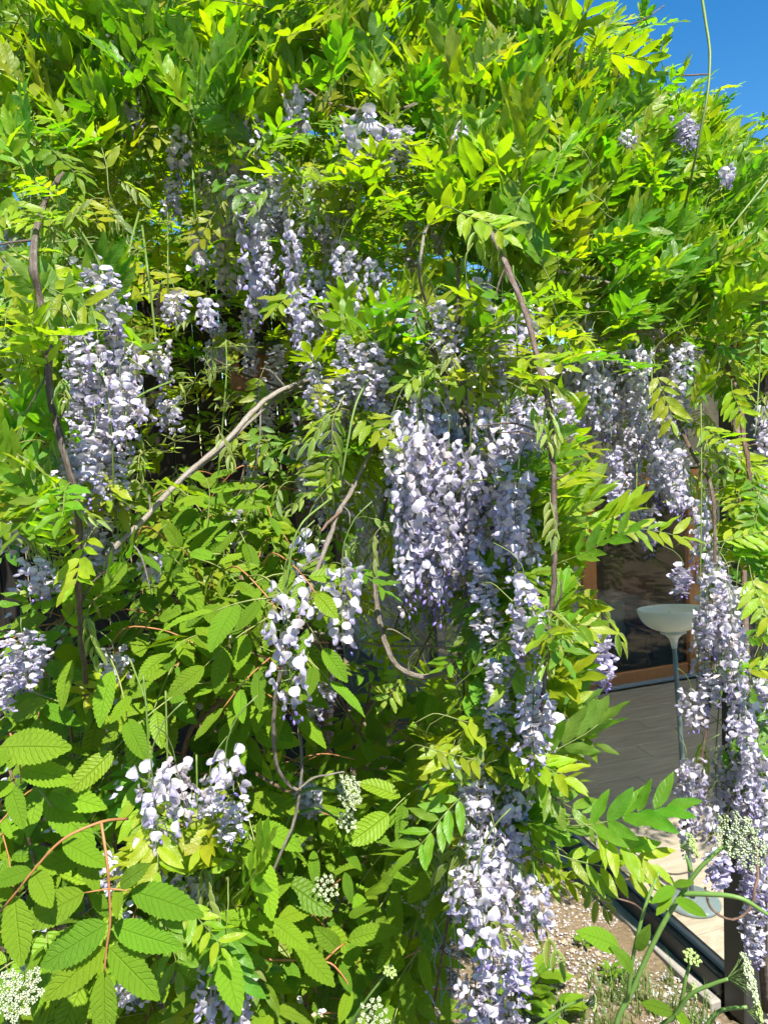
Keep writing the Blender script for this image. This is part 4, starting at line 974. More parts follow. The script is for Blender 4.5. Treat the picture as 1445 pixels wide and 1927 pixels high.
RA = [(985,1080,1250,1.06,'med'),(1005,1290,1450,1.06,'med2'),(935,1230,1420,1.1,'long2'),(900,1040,1240,1.2,'long'),(520,300,430,1.58,'med'),(600,330,450,1.55,'med2'),(450,330,430,1.6,'med'),(330,240,330,1.62,'short'),(710,560,760,1.36,'long'),(820,560,720,1.36,'long2'),(650,620,800,1.38,'long'),(845,800,1120,1.22,'long'),(885,830,1140,1.24,'long2'),(940,800,1060,1.16,'long'),(785,780,1150,1.22,'long2'),(975,880,1080,1.12,'med'),(985,1180,1320,1.12,'med2'),(1000,1260,1400,1.12,'med'),(870,1420,1560,1.14,'med'),(900,1470,1640,1.12,'med2'),(690,640,760,1.28,'med2'),(600,720,880,1.42,'med'),(590,860,960,1.5,'med'),(1000,770,860,1.12,'short'),(1035,740,830,1.14,'med2'),(640,460,620,1.48,'med'),(745,560,680,1.4,'med'),(150,600,760,1.15,'long2'),(185,640,830,1.13,'med2'),(225,700,850,1.14,'med2'),(150,720,900,1.15,'long'),(180,800,960,1.13,'med'),(225,830,960,1.2,'med'),(190,500,640,1.2,'med'),(110,880,990,1.1,'med2'),(70,1050,1130,1.08,'short'),(40,1180,1300,1.08,'med2'),(10,1260,1350,1.1,'med'),(740,790,1160,1.28,'long'),(800,800,1180,1.28,'long2'),(860,820,1100,1.3,'long'),(950,820,1080,1.2,'med2'),(910,760,960,1.25,'med2'),(470,215,300,1.45,'wilt'),(445,260,330,1.5,'short'),(690,205,350,1.28,'short',1.3),(745,235,330,1.3,'vio',1.2),(665,300,360,1.3,'few'),(370,425,515,1.42,'short'),(390,572,625,1.4,'few'),(328,545,612,1.4,'wilt'),
 (465,400,620,1.42,'vio'),(490,420,560,1.5,'med'),(545,410,570,1.42,'vio'),(560,540,680,1.5,'vio'),(590,500,640,1.6,'med'),(640,440,640,1.6,'med'),(700,480,640,1.5,'med'),(610,420,560,1.7,'long'),(440,300,420,1.7,'med'),(400,290,420,1.8,'long'),(520,280,420,1.7,'long'),
 (480,330,470,1.65,'long2'),(570,310,460,1.65,'long'),(630,330,430,1.6,'med'),(410,600,700,1.9,'med'),(400,640,700,1.85,'short'),
 (160,480,600,1.25,'med'),(130,560,760,1.3,'long'),(200,580,800,1.22,'long2'),(235,640,800,1.26,'wilt'),(165,700,900,1.25,'long'),(205,790,960,1.2,'long'),(300,640,730,1.35,'wilt'),(315,740,820,1.4,'short'),(140,850,960,1.3,'med'),(95,920,1000,1.12,'med'),
 (75,1070,1140,1.12,'few'),(30,1220,1310,1.12,'short'),(65,1210,1260,1.15,'few'),(185,960,1080,1.2,'med2'),(170,1000,1080,1.22,'short'),(280,1050,1100,1.3,'few'),(215,1220,1290,1.2,'wilt'),(30,690,800,1.3,'med'),(15,960,1050,1.2,'short'),
 (600,690,890,1.5,'long'),(580,640,780,1.5,'med'),(640,720,880,1.55,'long2'),(695,640,780,1.36,'med2'),(560,820,960,1.7,'med'),(620,880,1000,1.5,'med'),(690,900,1050,1.7,'long'),(460,1000,1080,1.6,'wilt'),(440,960,1040,1.6,'short'),
 (745,760,1120,1.36,'long'),(775,740,1190,1.34,'long'),(810,760,1180,1.38,'long2'),(840,760,1150,1.40,'long'),(865,780,1190,1.44,'long'),(830,700,900,1.36,'med2'),(790,720,880,1.34,'med2'),(720,700,830,1.4,'med'),
 (925,780,1080,1.34,'long2'),(955,760,1080,1.28,'long'),(985,900,1090,1.22,'med'),(905,880,1130,1.42,'long'),(885,950,1180,1.46,'long'),(960,1040,1180,1.3,'med'),
 (980,740,860,1.22,'med2'),(1060,750,830,1.16,'wilt'),(1010,760,850,1.2,'short'),(945,560,700,1.35,'vio'),(900,520,660,1.42,'vio2'),(985,560,660,1.35,'short'),(940,640,780,1.4,'med'),(880,610,730,1.5,'med'),
 (595,1240,1370,1.5,'med'),(620,1230,1340,1.55,'med'),(980,1190,1330,1.2,'med2'),(960,1220,1400,1.25,'long'),(1000,1290,1420,1.18,'med'),(1045,1350,1420,1.14,'few'),(1010,1380,1500,1.2,'med'),
 (880,1430,1600,1.22,'med'),(905,1440,1640,1.2,'med2'),(870,1520,1720,1.2,'long'),(950,1500,1700,1.15,'med'),(930,1570,1740,1.12,'med'),(985,1460,1620,1.16,'med'),(960,1640,1800,1.14,'med2'),(1005,1650,1760,1.12,'short'),(880,1620,1760,1.12,'med2'),
 (985,1790,1880,1.05,'vio'),(930,1780,1960,1.1,'med'),(890,1820,1980,1.12,'med2'),(960,1850,2000,1.12,'med'),(330,1430,1560,1.12,'wilt'),(300,1560,1720,1.2,'med'),(440,1500,1600,1.16,'med'),(395,1460,1560,1.2,'short'),(215,1620,1690,1.15,'few'),(570,1480,1540,1.4,'short'),(590,1490,1540,1.4,'few'),(400,1800,1960,1.2,'wilt'),(440,1830,1960,1.2,'wilt'),(370,1640,1780,1.25,'med'),(245,1820,1900,1.2,'short'),
 (760,640,760,1.5,'med'),(830,560,680,1.55,'med'),(330,330,420,1.7,'med'),(240,120,260,1.6,'med'),(215,60,200,1.7,'long'),(215,150,260,1.6,'vio'),(560,160,260,1.55,'short'),(870,230,320,1.4,'short'),(80,480,640,1.5,'long'),(20,420,560,1.5,'vio')]
RB = [(1110,650,820,1.6,'med'),(1135,700,830,1.58,'med2'),(1210,640,850,1.65,'long'),(1240,760,960,1.6,'long2'),(1270,840,980,1.58,'med'),(1180,640,800,1.7,'med'),(1290,640,760,1.65,'med'),(1350,1060,1250,1.48,'long2'),(1375,1150,1320,1.48,'med2'),(1400,1330,1560,1.44,'long'),(1425,1400,1640,1.46,'long2'),(1385,1100,1240,1.52,'med'),(1120,640,800,1.7,'med'),(1085,660,780,1.75,'med'),(1140,690,830,1.7,'med2'),(1195,580,760,1.9,'long'),(1205,700,900,1.85,'long'),(1185,790,960,1.85,'long'),(1235,720,960,1.8,'long'),(1265,640,800,1.8,'long2'),(1285,660,820,1.8,'med'),(1250,820,960,1.75,'long2'),(1280,860,980,1.7,'med'),(1150,840,970,1.62,'vio'),(1215,950,1050,1.7,'vio'),(1180,930,1020,1.75,'med'),(1165,880,1000,1.8,'long'),
 (1283,1060,1130,1.6,'vio2'),(1130,1185,1315,1.5,'vio'),(1130,1200,1300,1.5,'vio',1.2),(1310,930,1080,1.6,'med'),(1345,1040,1200,1.56,'long'),(1370,1080,1300,1.55,'long'),(1330,1130,1300,1.55,'med2'),(1385,1170,1360,1.6,'long'),(1350,1260,1340,1.52,'med'),(1300,1300,1380,1.54,'short'),
 (1290,1420,1620,1.54,'long'),(1310,1430,1520,1.52,'short'),(1335,1500,1590,1.52,'short'),(1380,1280,1520,1.5,'long'),(1410,1300,1560,1.5,'long2'),(1430,1260,1480,1.55,'long'),(1400,1470,1640,1.5,'med'),(1430,1480,1720,1.5,'long'),(1350,1600,1690,1.4,'vio'),(1430,1690,1830,1.5,'long'),(1370,1400,1540,1.55,'med'),(1400,1620,1700,1.5,'vio'),
 (1292,222,290,1.72,'vio'),(1278,215,272,1.75,'vio2'),(1365,318,355,1.75,'few'),(1200,110,140,2.3,'few'),(1165,200,235,2.2,'few'),(1180,250,280,1.7,'few'),(1430,880,980,1.8,'med'),(1365,830,870,1.65,'short'),(1170,560,640,2.0,'med'),(1240,540,660,2.0,'med'),(1430,760,880,2.0,'med'),(1100,560,700,1.75,'med')]
for a in RA: raceme(*a[:5], VA, False, a[5] if len(a) > 5 else 1.0)
for a in RB: raceme(*a[:5], VB, False, a[5] if len(a) > 5 else 1.0)
for _ in range(34):
    px, py = rng.uniform(380,1000), rng.uniform(250,900); raceme(px, py, py+rng.uniform(90,200), DEP(px,py)+rng.uniform(0.25,0.7), ['long','med','long2'][int(rng.integers(3))], VA)
for _ in range(14):
    px, py = rng.uniform(1080,1300), rng.uniform(520,760); raceme(px, py, py+rng.uniform(100,180), DEP(px,py)+rng.uniform(0.2,0.7), ['long','med','long2'][int(rng.integers(3))], VB)
# budding shoots (unopened pale green leaf buds)
gb = Geo()
for (px,py,d,n) in ((430,690,1.44,16),(415,770,1.45,14),(445,650,1.45,10),(470,830,1.45,10),(425,860,1.46,14),(365,720,1.28,14),(330,830,1.3,10),(295,850,1.32,9),(260,470,1.42,12),(240,520,1.44,10),(315,420,1.48,12),(280,540,1.42,8),(470,930,1.45,9),(400,700,1.42,10),(350,760,1.3,8)):
    c = P(px,py,d); ang0 = rng.uniform(0,6.28)
    for i in range(n):
        dy = nrm([rng.normal(), -0.4+0.5*rng.normal(), -0.3+0.5*rng.normal()]); V, T, A = leaflet(4,3,'y',rng)
        o = c+rng.normal(0,0.012,3)*np.array([1.4,1,1.0]); M = frame(o, dy, rng.normal(0,1,3)); L = rng.uniform(0.012,0.024)
        gb.add((V*L*np.array([0.9,1,0.7]))@M[:3,:3].T+M[:3,3], T, np.array([0.24,0.27,0.06])*rng.uniform(0.8,1.2), A)
        tube(gb, [c, o], 0.0006, 0.0005, 3, (0.2,0.24,0.06), 0, mi=1, cap=False)
tag(part('leaf_bud', gb, [M_LEAF, M_STEM], VA, True), kind='stuff')
# ------------------------------------------------------------------ serrated shrubs and umbellifers
R4 = np.random.default_rng(31)
SERC = [(0.155,0.29,0.014), (0.175,0.305,0.014), (0.125,0.255,0.014), (0.185,0.31,0.014)]
SL = []
for k in range(16):
    V, T, A = leaflet(int(R4.choice([22,26,30])), 5, 's', R4); g = Geo(); g.add(V, T, np.array(SERC[k%4])*R4.uniform(0.9,1.1), A); SL.append((g, g.mesh('leaflet', [M_SER])))
ORANGE = (0.36,0.16,0.06); OLIVE = (0.20,0.24,0.06)
class Shrub:
    def __init__(s, loc, label): 
        loc = np.array(loc, float); loc[2] = gz(loc[0], loc[1]); s.t = thing('serrated_shrub', loc, label, 'shrub'); s.n = 0; s.extra = Geo(); s.loc = loc
    def leaf(s, rach, leaflets, col=ORANGE, r=0.0016):
        """rach: list of point lists (rachis lines); leaflets: (base, tip, normal)"""
        g = Geo()
        for q_ in rach: tube(g, q_, r, r*0.6, 5, col, 4)
        as_obj = s.n+len(leaflets) <= 290
        if as_obj: L = part('leaf', g, [M_STEM], s.t, True)
        else:
            for q_ in rach: tube(s.extra, q_, r, r*0.6, 4, col, 3, mi=1)
        for b, t_, n in leaflets:
            y = t_-b; ln = np.linalg.norm(y); M = frame(b, y, n); k = int(rng.integers(16)); M[:3,:3] *= ln
            M[:3,0] *= rng.uniform(0.9,1.15)
            if as_obj: link('leaflet', SL[k][1], L, M); s.n += 1
            else: s.extra.addg(SL[k][0], M, np.array([1,1,1])*rng.uniform(0.85,1.1))
    def rand_leaf(s, px, py, d, size=1.0, face=None):
        c = P(px,py,d); y = nrm([0.9*rng.normal(), -0.6+0.35*rng.normal(), -0.15+0.35*rng.normal()])
        n = np.array([0.3*rng.normal(), -0.55+0.3*rng.normal(), 0.85]); n = nrm(n-y*np.dot(n,y)); x = np.cross(y,n)
        Lr = 0.11*size; rp = lambda t: c+y*Lr*t-ZZ*0.03*t*t
        ls = []
        for t_ in (0.35,0.68):
            for sd in (-1,1):
                dy = nrm(x*sd*0.85+y*rng.uniform(0.3,0.6)-ZZ*rng.uniform(0.05,0.35)); b = rp(t_)+dy*0.006; L = size*rng.uniform(0.055,0.082)
                ls.append((b, b+dy*L, n+rng.normal(0,0.22,3)))
        b = rp(1.0); dy = nrm(y-ZZ*0.3); ls.append((b, b+dy*size*rng.uniform(0.065,0.095), n+rng.normal(0,0.15,3)))
        s.leaf([[c-y*0.09+np.array([0,0.06,-0.05]), c-y*0.03, rp(0.3), rp(0.7), rp(1.0)]], ls, ORANGE if rng.random() < 0.35 else OLIVE)
    def cane(s, pts, r=0.005, col=(0.24,0.17,0.09)):
        g = Geo(); tube(g, pts, r, r*0.5, 7, col, 6, 0.1, 0.1); part('cane', g, [M_BARK], s.t, True)
    def done(s):
        if s.extra.V: tag(part('foliage', s.extra, [M_SER, M_STEM], s.t, True), kind='stuff')
def up_from(p, loc): return [np.array([loc[0]*0.7+p[0]*0.3, loc[1], gz(loc[0],loc[1])-0.02]), np.array([loc[0]*0.4+p[0]*0.6, (loc[1]+p[1])/2+0.05, (gz(loc[0],loc[1])*0.45+p[2]*0.55)]), p]

# left front shrub with the big hand-like leaf
S1 = Shrub(P(150,1927,1.45), 'bright green serrated shrub with orange leaf stalks below the left wisteria stem')
def px2(l, d=1.0, n=None): return [(P(a,b,d+0.01), P(c,e,d-0.02+rng.normal(0,0.01)), (np.array([0.12*rng.normal(),-0.75,0.62]) if n is None else np.array(n))) for a,b,c,e in l]
d1 = 0.98
S1.leaf([PL([(241,1541,d1+0.06),(191,1547,d1+0.02),(119,1580,d1),(64,1638,d1),(28,1683,d1),(0,1716,d1+0.01),(-40,1760,d1+0.02)]), PL([(191,1547,d1+0.02),(202,1620,d1),(206,1672,d1),(208,1735,d1),(201,1785,d1),(197,1830,d1)])],
    px2([(203,1738,64,1826),(213,1741,333,1790),(199,1782,80,1888),(205,1782,300,1880),(197,1827,192,1975),(246,1677,376,1708),(160,1680,28,1748),(118,1583,199,1628),(64,1640,97,1702),(28,1687,40,1820),(60,1637,-20,1662),(226,1666,268,1634),(224,1668,220,1716),(26,1685,-40,1668)], d1)+px2([(152,1600,180,1672),(175,1660,195,1730)], d1+0.03), ORANGE, 0.0021)
S1.leaf([PL([(206,1672,d1),(246,1677,d1)]), PL([(206,1672,d1),(160,1680,d1)])], [], ORANGE, 0.0013)
S1.leaf([PL([(20,1380,1.1),(38,1440,1.08),(40,1475,1.08)])], px2([(38,1448,138,1464),(20,1480,45,1556),(0,1407,128,1400),(30,1478,-50,1500),(30,1410,-40,1450)], 1.07), ORANGE)
S1.leaf([PL([(200,1220,1.18),(225,1280,1.14),(240,1350,1.12)])], px2([(137,1242,103,1334),(212,1262,172,1363),(247,1309,207,1360),(240,1352,265,1427)], 1.12), OLIVE)
S1.leaf([PL([(60,1300,1.2),(110,1320,1.15)])], px2([(25,1350,86,1315),(116,1192,42,1210),(20,1180,85,1158),(75,1330,150,1350)], 1.14), OLIVE)
S1.leaf([PL([(100,1520,1.1),(70,1480,1.1)])], px2([(85,1500,170,1590),(95,1490,190,1520)], 1.12), OLIVE)
for _ in range(80):
    px, py = rng.uniform(-30,330), rng.uniform(1180,1940); S1.rand_leaf(px,py,DEP(px,py)+rng.uniform(0.08,0.4),rng.uniform(0.85,1.2))
for _ in range(80):
    px, py = rng.uniform(-40,360), rng.uniform(1120,1960); S1.rand_leaf(px,py,DEP(px,py)+rng.uniform(0.35,0.9),rng.uniform(0.9,1.2))
for p in (P(60,1600,1.2), P(200,1350,1.3), P(300,1600,1.4), P(120,1250,1.4), P(20,1450,1.3)): S1.cane(up_from(p, S1.loc))
S1.done()
# middle left shrub below the bird boxes
S2 = Shrub(P(400,1300,1.95), 'light green serrated shrub under the bird box behind the diagonal dead branch')
S2.leaf([PL([(300,1250,1.35),(345,1185,1.33),(352,1165,1.32),(330,1140,1.32)])], px2([(352,1181,415,1220),(334,1079,380,1147),(300,1165,346,1140),(332,1175,378,1155),(381,1143,450,1180),(345,1190,352,1215)], 1.31), OLIVE)
S2.leaf([PL([(390,1000,1.5),(395,930,1.5),(388,900,1.5)])], px2([(395,925,450,905),(385,935,330,950),(390,905,340,880),(395,900,440,880),(370,960,310,985)], 1.48), OLIVE)
S2.leaf([PL([(430,960,1.5),(470,930,1.48),(482,925,1.47)])], px2([(480,930,510,970),(478,925,505,930),(470,935,440,950)], 1.46), OLIVE)
for _ in range(80):
    px, py = rng.uniform(260,540), rng.uniform(890,1310); S2.rand_leaf(px,py,DEP(px,py)-0.05+rng.uniform(-0.1,0.25),rng.uniform(0.75,1.05))
for _ in range(46):
    px, py = rng.uniform(250,560), rng.uniform(880,1340); S2.rand_leaf(px,py,DEP(px,py)+rng.uniform(0.2,0.8),rng.uniform(0.8,1.1))
for p in (P(330,1100,1.7), P(420,950,1.75), P(480,1150,1.7), P(390,1250,1.7)): S2.cane(up_from(p, S2.loc))
S2.done()
# lower middle shrub
S3 = Shrub(P(620,1900,1.75), 'darker green serrated shrub with red stalks around the small white umbels')
d3 = 1.32
S3.leaf([PL([(425,1803,d3),(520,1806,d3),(610,1809,d3),(640,1830,d3),(660,1860,d3)]), PL([(610,1809,d3),(635,1785,d3),(650,1775,d3+0.02)])], px2([(630,1830,560,1850),(640,1815,660,1870),(655,1770,740,1740),(640,1790,600,1750),(660,1860,640,1927)], d3), ORANGE, 0.0022)
S3.leaf([PL([(440,1330,1.4),(450,1380,1.38),(470,1400,1.36)])], px2([(440,1370,450,1450),(465,1385,490,1440),(425,1360,430,1440),(480,1380,560,1400)], 1.34), OLIVE)
S3.leaf([PL([(560,1560,1.5),(540,1540,1.45)])], px2([(545,1560,465,1530),(550,1600,540,1660),(640,1590,680,1630),(590,1600,590,1670),(520,1720,590,1760),(650,1640,660,1700)], 1.4), OLIVE)
for _ in range(85):
    px, py = rng.uniform(400,840), rng.uniform(1380,1940); S3.rand_leaf(px,py,DEP(px,py)+rng.uniform(-0.05,0.25),rng.uniform(0.9,1.3))
for _ in range(80):
    px, py = rng.uniform(360,860), rng.uniform(1330,1960); S3.rand_leaf(px,py,DEP(px,py)+rng.uniform(0.2,0.8),rng.uniform(0.9,1.3))
for p in (P(520,1650,1.55), P(650,1600,1.65), P(760,1700,1.7), P(580,1800,1.5)): S3.cane(up_from(p, S3.loc))
S3.done()
# broad plain-leaved plants in shade in the middle
S4 = Shrub(P(760,1500,2.1), 'shaded dark green leafy shrub below the big hanging stem loop')
for _ in range(75):
    px, py = rng.uniform(640,900), rng.uniform(1270,1640); S4.rand_leaf(px,py,rng.uniform(1.7,2.3),rng.uniform(0.8,1.1))
for p in (P(700,1400,2.0), P(800,1380,2.0), P(760,1500,2.0)): S4.cane(up_from(p, S4.loc))
S4.done()

def umbellifer(stems, umbels, label, leaves=()):
    b = P(*stems[0][0][:3]); loc = np.array([b[0], b[1], gz(b[0],b[1])])
    t = thing('umbellifer', loc, label, 'wildflower')
    for i, (st) in enumerate(stems):
        pts = PL([s[:3] for s in st]); r0 = st[0][3] if len(st[0]) > 3 else 5
        if i == 0: pts = np.vstack([loc-ZZ*0.02, (loc*0.5+pts[0]*0.5), pts])
        g = Geo(); tube(g, pts, r0*st[0][2]/F, r0*0.6*st[0][2]/F, 8, (0.13,0.24,0.05), 5, 0.04, 0.05); part('stalk', g, [M_STEM], t, True)
    for (px,py,d,wpx,nx,ny,nz_,white) in umbels:
        c = P(px,py,d); ax = nrm([nx,ny,nz_]); R = wpx*d/F/2; x = nrm(np.cross(ax,[0.2,0.9,0.3])); y = np.cross(ax,x)
        g = Geo(); base = c-ax*R*0.75
        nray = 30 if wpx > 70 else 18
        for i in range(nray):
            rr = R*math.sqrt((i+0.5)/nray)*0.86; th = i*2.399
            e = c+(x*math.cos(th)+y*math.sin(th))*rr+ax*(R*0.18*(1-(rr/R)**2)+rng.normal(0,0.03)*R)
            tube(g, [base, base*0.4+e*0.6+ax*R*0.02, e-ax*R*0.08], 0.0006, 0.0004, 3, (0.16,0.26,0.07), 2, mi=0, cap=False)
            m = 15 if wpx > 70 else 11
            for j in range(m):
                r2 = R*0.135*math.sqrt((j+0.5)/m); t2 = j*2.399+i
                f = e+(x*math.cos(t2)+y*math.sin(t2))*r2+ax*rng.normal(0.02,0.03)*R
                tube(g, [e-ax*R*0.08, f], 0.0003, 0.0003, 3, (0.2,0.3,0.1), 0, cap=False)
                s = 0.0015*rng.uniform(0.5,1.3); col = (np.array([0.52,0.58,0.38]) if white else np.array([0.36,0.46,0.16]))*rng.uniform(0.85,1.05)
                V = [f+ax*s*0.8]; tw = rng.uniform(0,1)
                for q_ in range(5):
                    a_ = 2*PI*q_/5+tw; V.append(f+(x*math.cos(a_)+y*math.sin(a_))*s+rng.normal(0,0.12,3)*s)
                V.append(f-ax*s*0.9)
                T = [(0,1+q_,1+(q_+1)%5) for q_ in range(5)]+[(6,1+(q_+1)%5,1+q_) for q_ in range(5)]
                g.add(np.array(V), T, col, None, 1)
        part('umbel', g, [M_STEM, M_FLOWER], t, True)
    for (bx,by,tx,ty,d) in leaves:
        bb, tt = P(bx,by,d), P(tx,ty,d-0.02); M = frame(bb, tt-bb, np.array([0.2*rng.normal(),-0.6,0.7])); M[:3,:3] *= np.linalg.norm(tt-bb)
        link('leaf', SL[int(rng.integers(16))][1], t, M)
umbellifer([[(1150,1990,1.12,5.5),(1190,1860,1.1),(1240,1750,1.08),(1283,1680,1.07),(1310,1640,1.06),(1345,1605,1.05),(1368,1590,1.05)], [(1283,1682,1.07,5),(1330,1683,1.05),(1390,1690,1.03),(1430,1712,1.03),(1470,1740,1.03)], [(1180,1880,1.1,4),(1192,1790,1.08),(1215,1700,1.07),(1240,1640,1.08)], [(1300,1640,1.06,4),(1290,1610,1.06)]],
    [(1392,1582,1.05,128,0.35,-0.55,0.6,True),(1300,1590,1.07,56,0.75,-0.3,0.35,False)], 'tall umbellifer with white flower head in front of the dark veranda post', [(1262,1680,1240,1720,1.06),(1270,1670,1228,1690,1.06),(1265,1665,1300,1660,1.07),(1190,1830,1165,1780,1.07),(1200,1790,1215,1750,1.07),(1270,1690,1330,1725,1.06),(1165,1785,1100,1745,1.07)])
umbellifer([[(1230,1985,1.15,5),(1270,1910,1.12),(1300,1870,1.1),(1345,1850,1.08),(1370,1842,1.07)], [(1280,1895,1.12,4),(1290,1840,1.11),(1300,1805,1.11)], [(1275,1900,1.12,3),(1310,1860,1.12)], [(1310,1960,1.12,5),(1350,1905,1.1),(1405,1895,1.08)]],
    [(1405,1838,1.06,96,0.85,-0.35,0.3,True),(1300,1802,1.1,40,0.3,-0.4,0.8,False),(1425,1905,1.06,50,0.8,-0.4,0.2,False),(1303,1865,1.12,36,0.8,-0.4,0.2,False)], 'umbellifer with side facing white umbel and green buds by the veranda rail', [(1270,1900,1300,1940,1.12),(1265,1905,1220,1890,1.12)])
umbellifer([[(30,2000,1.0,5),(35,1930,0.99),(38,1890,0.98)]], [(36,1868,0.97,104,0.1,-0.75,0.6,True)], 'umbellifer with loose white umbel under the left serrated shrub leaves')
umbellifer([[(520,1700,1.5,4),(525,1600,1.42),(560,1500,1.36),(600,1483,1.34),(632,1490,1.33)], [(560,1530,1.38,3),(600,1522,1.35),(640,1545,1.34)]], [(655,1492,1.32,78,0.75,-0.45,0.45,True),(652,1545,1.34,48,0.5,-0.6,0.5,True)], 'umbellifer with two small white umbels beside the dead twig fork')
umbellifer([[(540,1760,1.5,4),(545,1690,1.45),(580,1668,1.4)]], [(612,1670,1.38,58,0.4,-0.6,0.6,True)], 'small greenish white umbel over the lower serrated leaves', [(575,1670,545,1700,1.4)])
umbellifer([[(640,1985,1.35,4),(670,1920,1.3),(690,1900,1.28)], [(650,1940,1.32,3),(690,1880,1.28),(725,1835,1.26)]], [(702,1908,1.26,66,0.2,-0.7,0.6,True),(733,1828,1.25,30,0.4,-0.4,0.7,False)], 'umbellifer with sparse white umbel low among the dark shrub leaves')
umbellifer([[(980,1990,1.3,4),(1040,1910,1.27),(1095,1880,1.25)]], [(1115,1890,1.25,40,0.8,-0.4,0.2,False)], 'umbellifer with small green umbel over the petal strewn soil')

# ------------------------------------------------------------------ loose wire, soil litter, low plants
t = thing('loose_wire', P(815,1640,1.4), 'tangle of thin blue grey wire hanging behind the low flowers', 'wire')
for k in range(9):
    x = 815+rng.normal(0,14); y0 = rng.uniform(1560,1680); y1 = rng.uniform(1760,1900)
    pts = [P(x+rng.normal(0,10)+ (k-4)*4*math.sin(s*2), y0+(y1-y0)*s, 1.4+rng.normal(0,0.02)) for s in np.linspace(0,1,7)]
    g = Geo(); tube(g, pts, 0.0008, 0.0008, 4, (1,1,1), 5); part('strand', g, [M_WIRE], t, True)
def on_soil():
    while True:
        px, py = rng.uniform(780,1420), rng.uniform(1600,1980); p = G(px,py,-0.03)
        if np.dot(p-A0, Vv) < -0.17: p[2] = gz(p[0],p[1]); return p
g = Geo(); ico_t = [(0,1,2),(0,2,3),(0,3,4),(0,4,5),(0,5,1),(6,2,1),(6,3,2),(6,4,3),(6,5,4),(6,1,5)]
for _ in range(3200):
    p = on_soil(); s = 0.004+0.012*rng.random()**3
    if rng.random() < 0.015: s *= 2.2
    V = [np.array([0,0,0.7])]+[np.array([math.cos(a),math.sin(a),rng.uniform(-0.2,0.2)]) for a in np.arange(5)*1.257+rng.random()]+[np.array([0,0,-0.6])]
    V = p+np.array(V)*s*rng.uniform(0.6,1.3,(7,1))
    c = np.array([0.34,0.29,0.22])*rng.uniform(0.5,1.35)*np.array([1,rng.uniform(0.9,1.03),rng.uniform(0.8,1.1)])
    g.add(V, ico_t, np.clip(c,0,0.6))
tag(link('gravel', g.mesh('gravel', [M_STONE], False)), 'small loose stones scattered on the dry soil', 'gravel', None, 'stuff')
def petal_geo(gg, p, n, s, c):
    V, T, A = leaflet(3,3,'w',rng); M = frame(p, rng.normal(0,1,3)*np.array([1,1,0.15]), n); V = V*np.array([2.2,1,1.5])*s; gg.add(V@M[:3,:3].T+M[:3,3], T, c)
g = Geo()
for _ in range(5200):
    p = on_soil(); p[2] += 0.006; petal_geo(g, p, np.array([0,0,1.0])+rng.normal(0,0.35,3), rng.uniform(0.008,0.018), (PALE*0.95 if rng.random() < 0.75 else WILT*1.1)*rng.uniform(0.75,1.05))
tag(link('fallen_petals', g.mesh('fallen_petals', [M_PETAL])), 'faded lilac petals strewn over the brown soil', 'petals', None, 'stuff')
# petals caught on the shrubs
g = Geo()
for _ in range(85):
    px, py = (rng.uniform(0,480), rng.uniform(1050,1920)) if rng.random() < 0.55 else (rng.uniform(450,840), rng.uniform(1480,1927))
    d = DEP(px,py)+rng.uniform(-0.02,0.14); c = P(px,py,d)
    for _k in range(int(rng.integers(2,8))):
        petal_geo(g, c+rng.normal(0,0.008,3), np.array([0,-0.6,0.7])+rng.normal(0,0.5,3), rng.uniform(0.010,0.019), (PALE if rng.random() < 0.6 else (WILT if rng.random() < 0.6 else LILAC))*rng.uniform(0.85,1.08))
tag(link('caught_petals', g.mesh('caught_petals', [M_PETAL])), 'dropped lilac and brown petals caught on the green shrub leaves', 'petals', None, 'stuff')
# grass tufts
g = Geo()
for _ in range(46):
    p = G(rng.uniform(1080,1330), rng.uniform(1840,1960), 0.0)
    if np.dot(p-A0, Vv) > -0.2: continue
    p[2] = gz(p[0],p[1])
    for k in range(9):
        a = rng.uniform(0,6.28); h = rng.uniform(0.08,0.22); o = p+np.array([rng.normal(0,0.03),rng.normal(0,0.03),0]); dr = np.array([math.cos(a),math.sin(a),0])*h*0.5
        side = np.cross(nrm(dr),ZZ)*0.0035; V = []
        for i in range(5):
            q_ = i/4; c = o+dr*q_*q_+ZZ*h*q_*(1-0.25*q_); V += [c-side*(1-q_), c+side*(1-q_)]
        g.add(np.array(V), grid_tris(5,2), np.array([0.12,0.20,0.04])*rng.uniform(0.8,1.3))
tag(link('grass', g.mesh('grass', [M_SER])), 'thin blades of grass on the soil by the rail', 'grass', None, 'stuff')
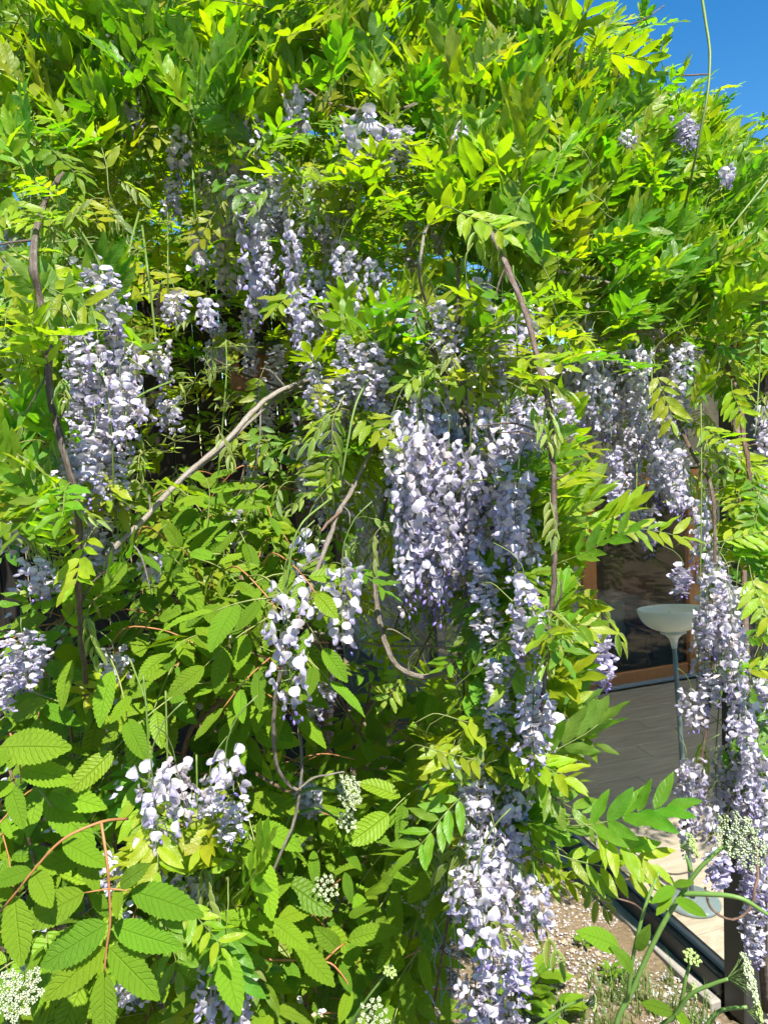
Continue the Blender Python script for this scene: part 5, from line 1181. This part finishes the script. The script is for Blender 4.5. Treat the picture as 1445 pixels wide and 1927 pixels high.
# low broad-leaved weeds
low = [(1000,1860,3.3,0.16,'broad leaved low weed at the foot of the blue flower tip'),(960,1900,3.2,0.17,'broad leaved low weed half hidden under the lowest racemes'),(1050,1915,3.1,0.13,'round leaved low weed out on the petal strewn soil'),(1150,1830,3.45,0.07,'tiny weed seedling on open soil beside the rail shadow'),(1100,1770,3.7,0.06,'small weed seedling in the shadow on the soil')]
for px,py,_,s,lab in low:
    p = G(px,py,0.0); p[2] = gz(p[0],p[1]); t = thing('weed_plant', p, lab, 'weed')
    for k in range(9):
        a = k*2.399; h = s*rng.uniform(0.5,1.1); dr = np.array([math.cos(a),math.sin(a),0]); b = p+dr*s*0.25+ZZ*h*0.7
        y = dr*0.8+ZZ*rng.uniform(0.05,0.6); M = frame(b, y, ZZ+rng.normal(0,0.2,3)); M[:3,:3] *= s*rng.uniform(0.7,1.0); M[:3,0] *= 1.15
        link('leaf', SL[int(rng.integers(16))][1], t, M)
        g = Geo(); tube(g, [p, p*0.5+b*0.5-ZZ*0.01, b], 0.0025, 0.0015, 4, (0.15,0.24,0.06), 2); part('stalk', g, [M_STEM], t, True)
# hedge far behind the fence, mostly lost in shade
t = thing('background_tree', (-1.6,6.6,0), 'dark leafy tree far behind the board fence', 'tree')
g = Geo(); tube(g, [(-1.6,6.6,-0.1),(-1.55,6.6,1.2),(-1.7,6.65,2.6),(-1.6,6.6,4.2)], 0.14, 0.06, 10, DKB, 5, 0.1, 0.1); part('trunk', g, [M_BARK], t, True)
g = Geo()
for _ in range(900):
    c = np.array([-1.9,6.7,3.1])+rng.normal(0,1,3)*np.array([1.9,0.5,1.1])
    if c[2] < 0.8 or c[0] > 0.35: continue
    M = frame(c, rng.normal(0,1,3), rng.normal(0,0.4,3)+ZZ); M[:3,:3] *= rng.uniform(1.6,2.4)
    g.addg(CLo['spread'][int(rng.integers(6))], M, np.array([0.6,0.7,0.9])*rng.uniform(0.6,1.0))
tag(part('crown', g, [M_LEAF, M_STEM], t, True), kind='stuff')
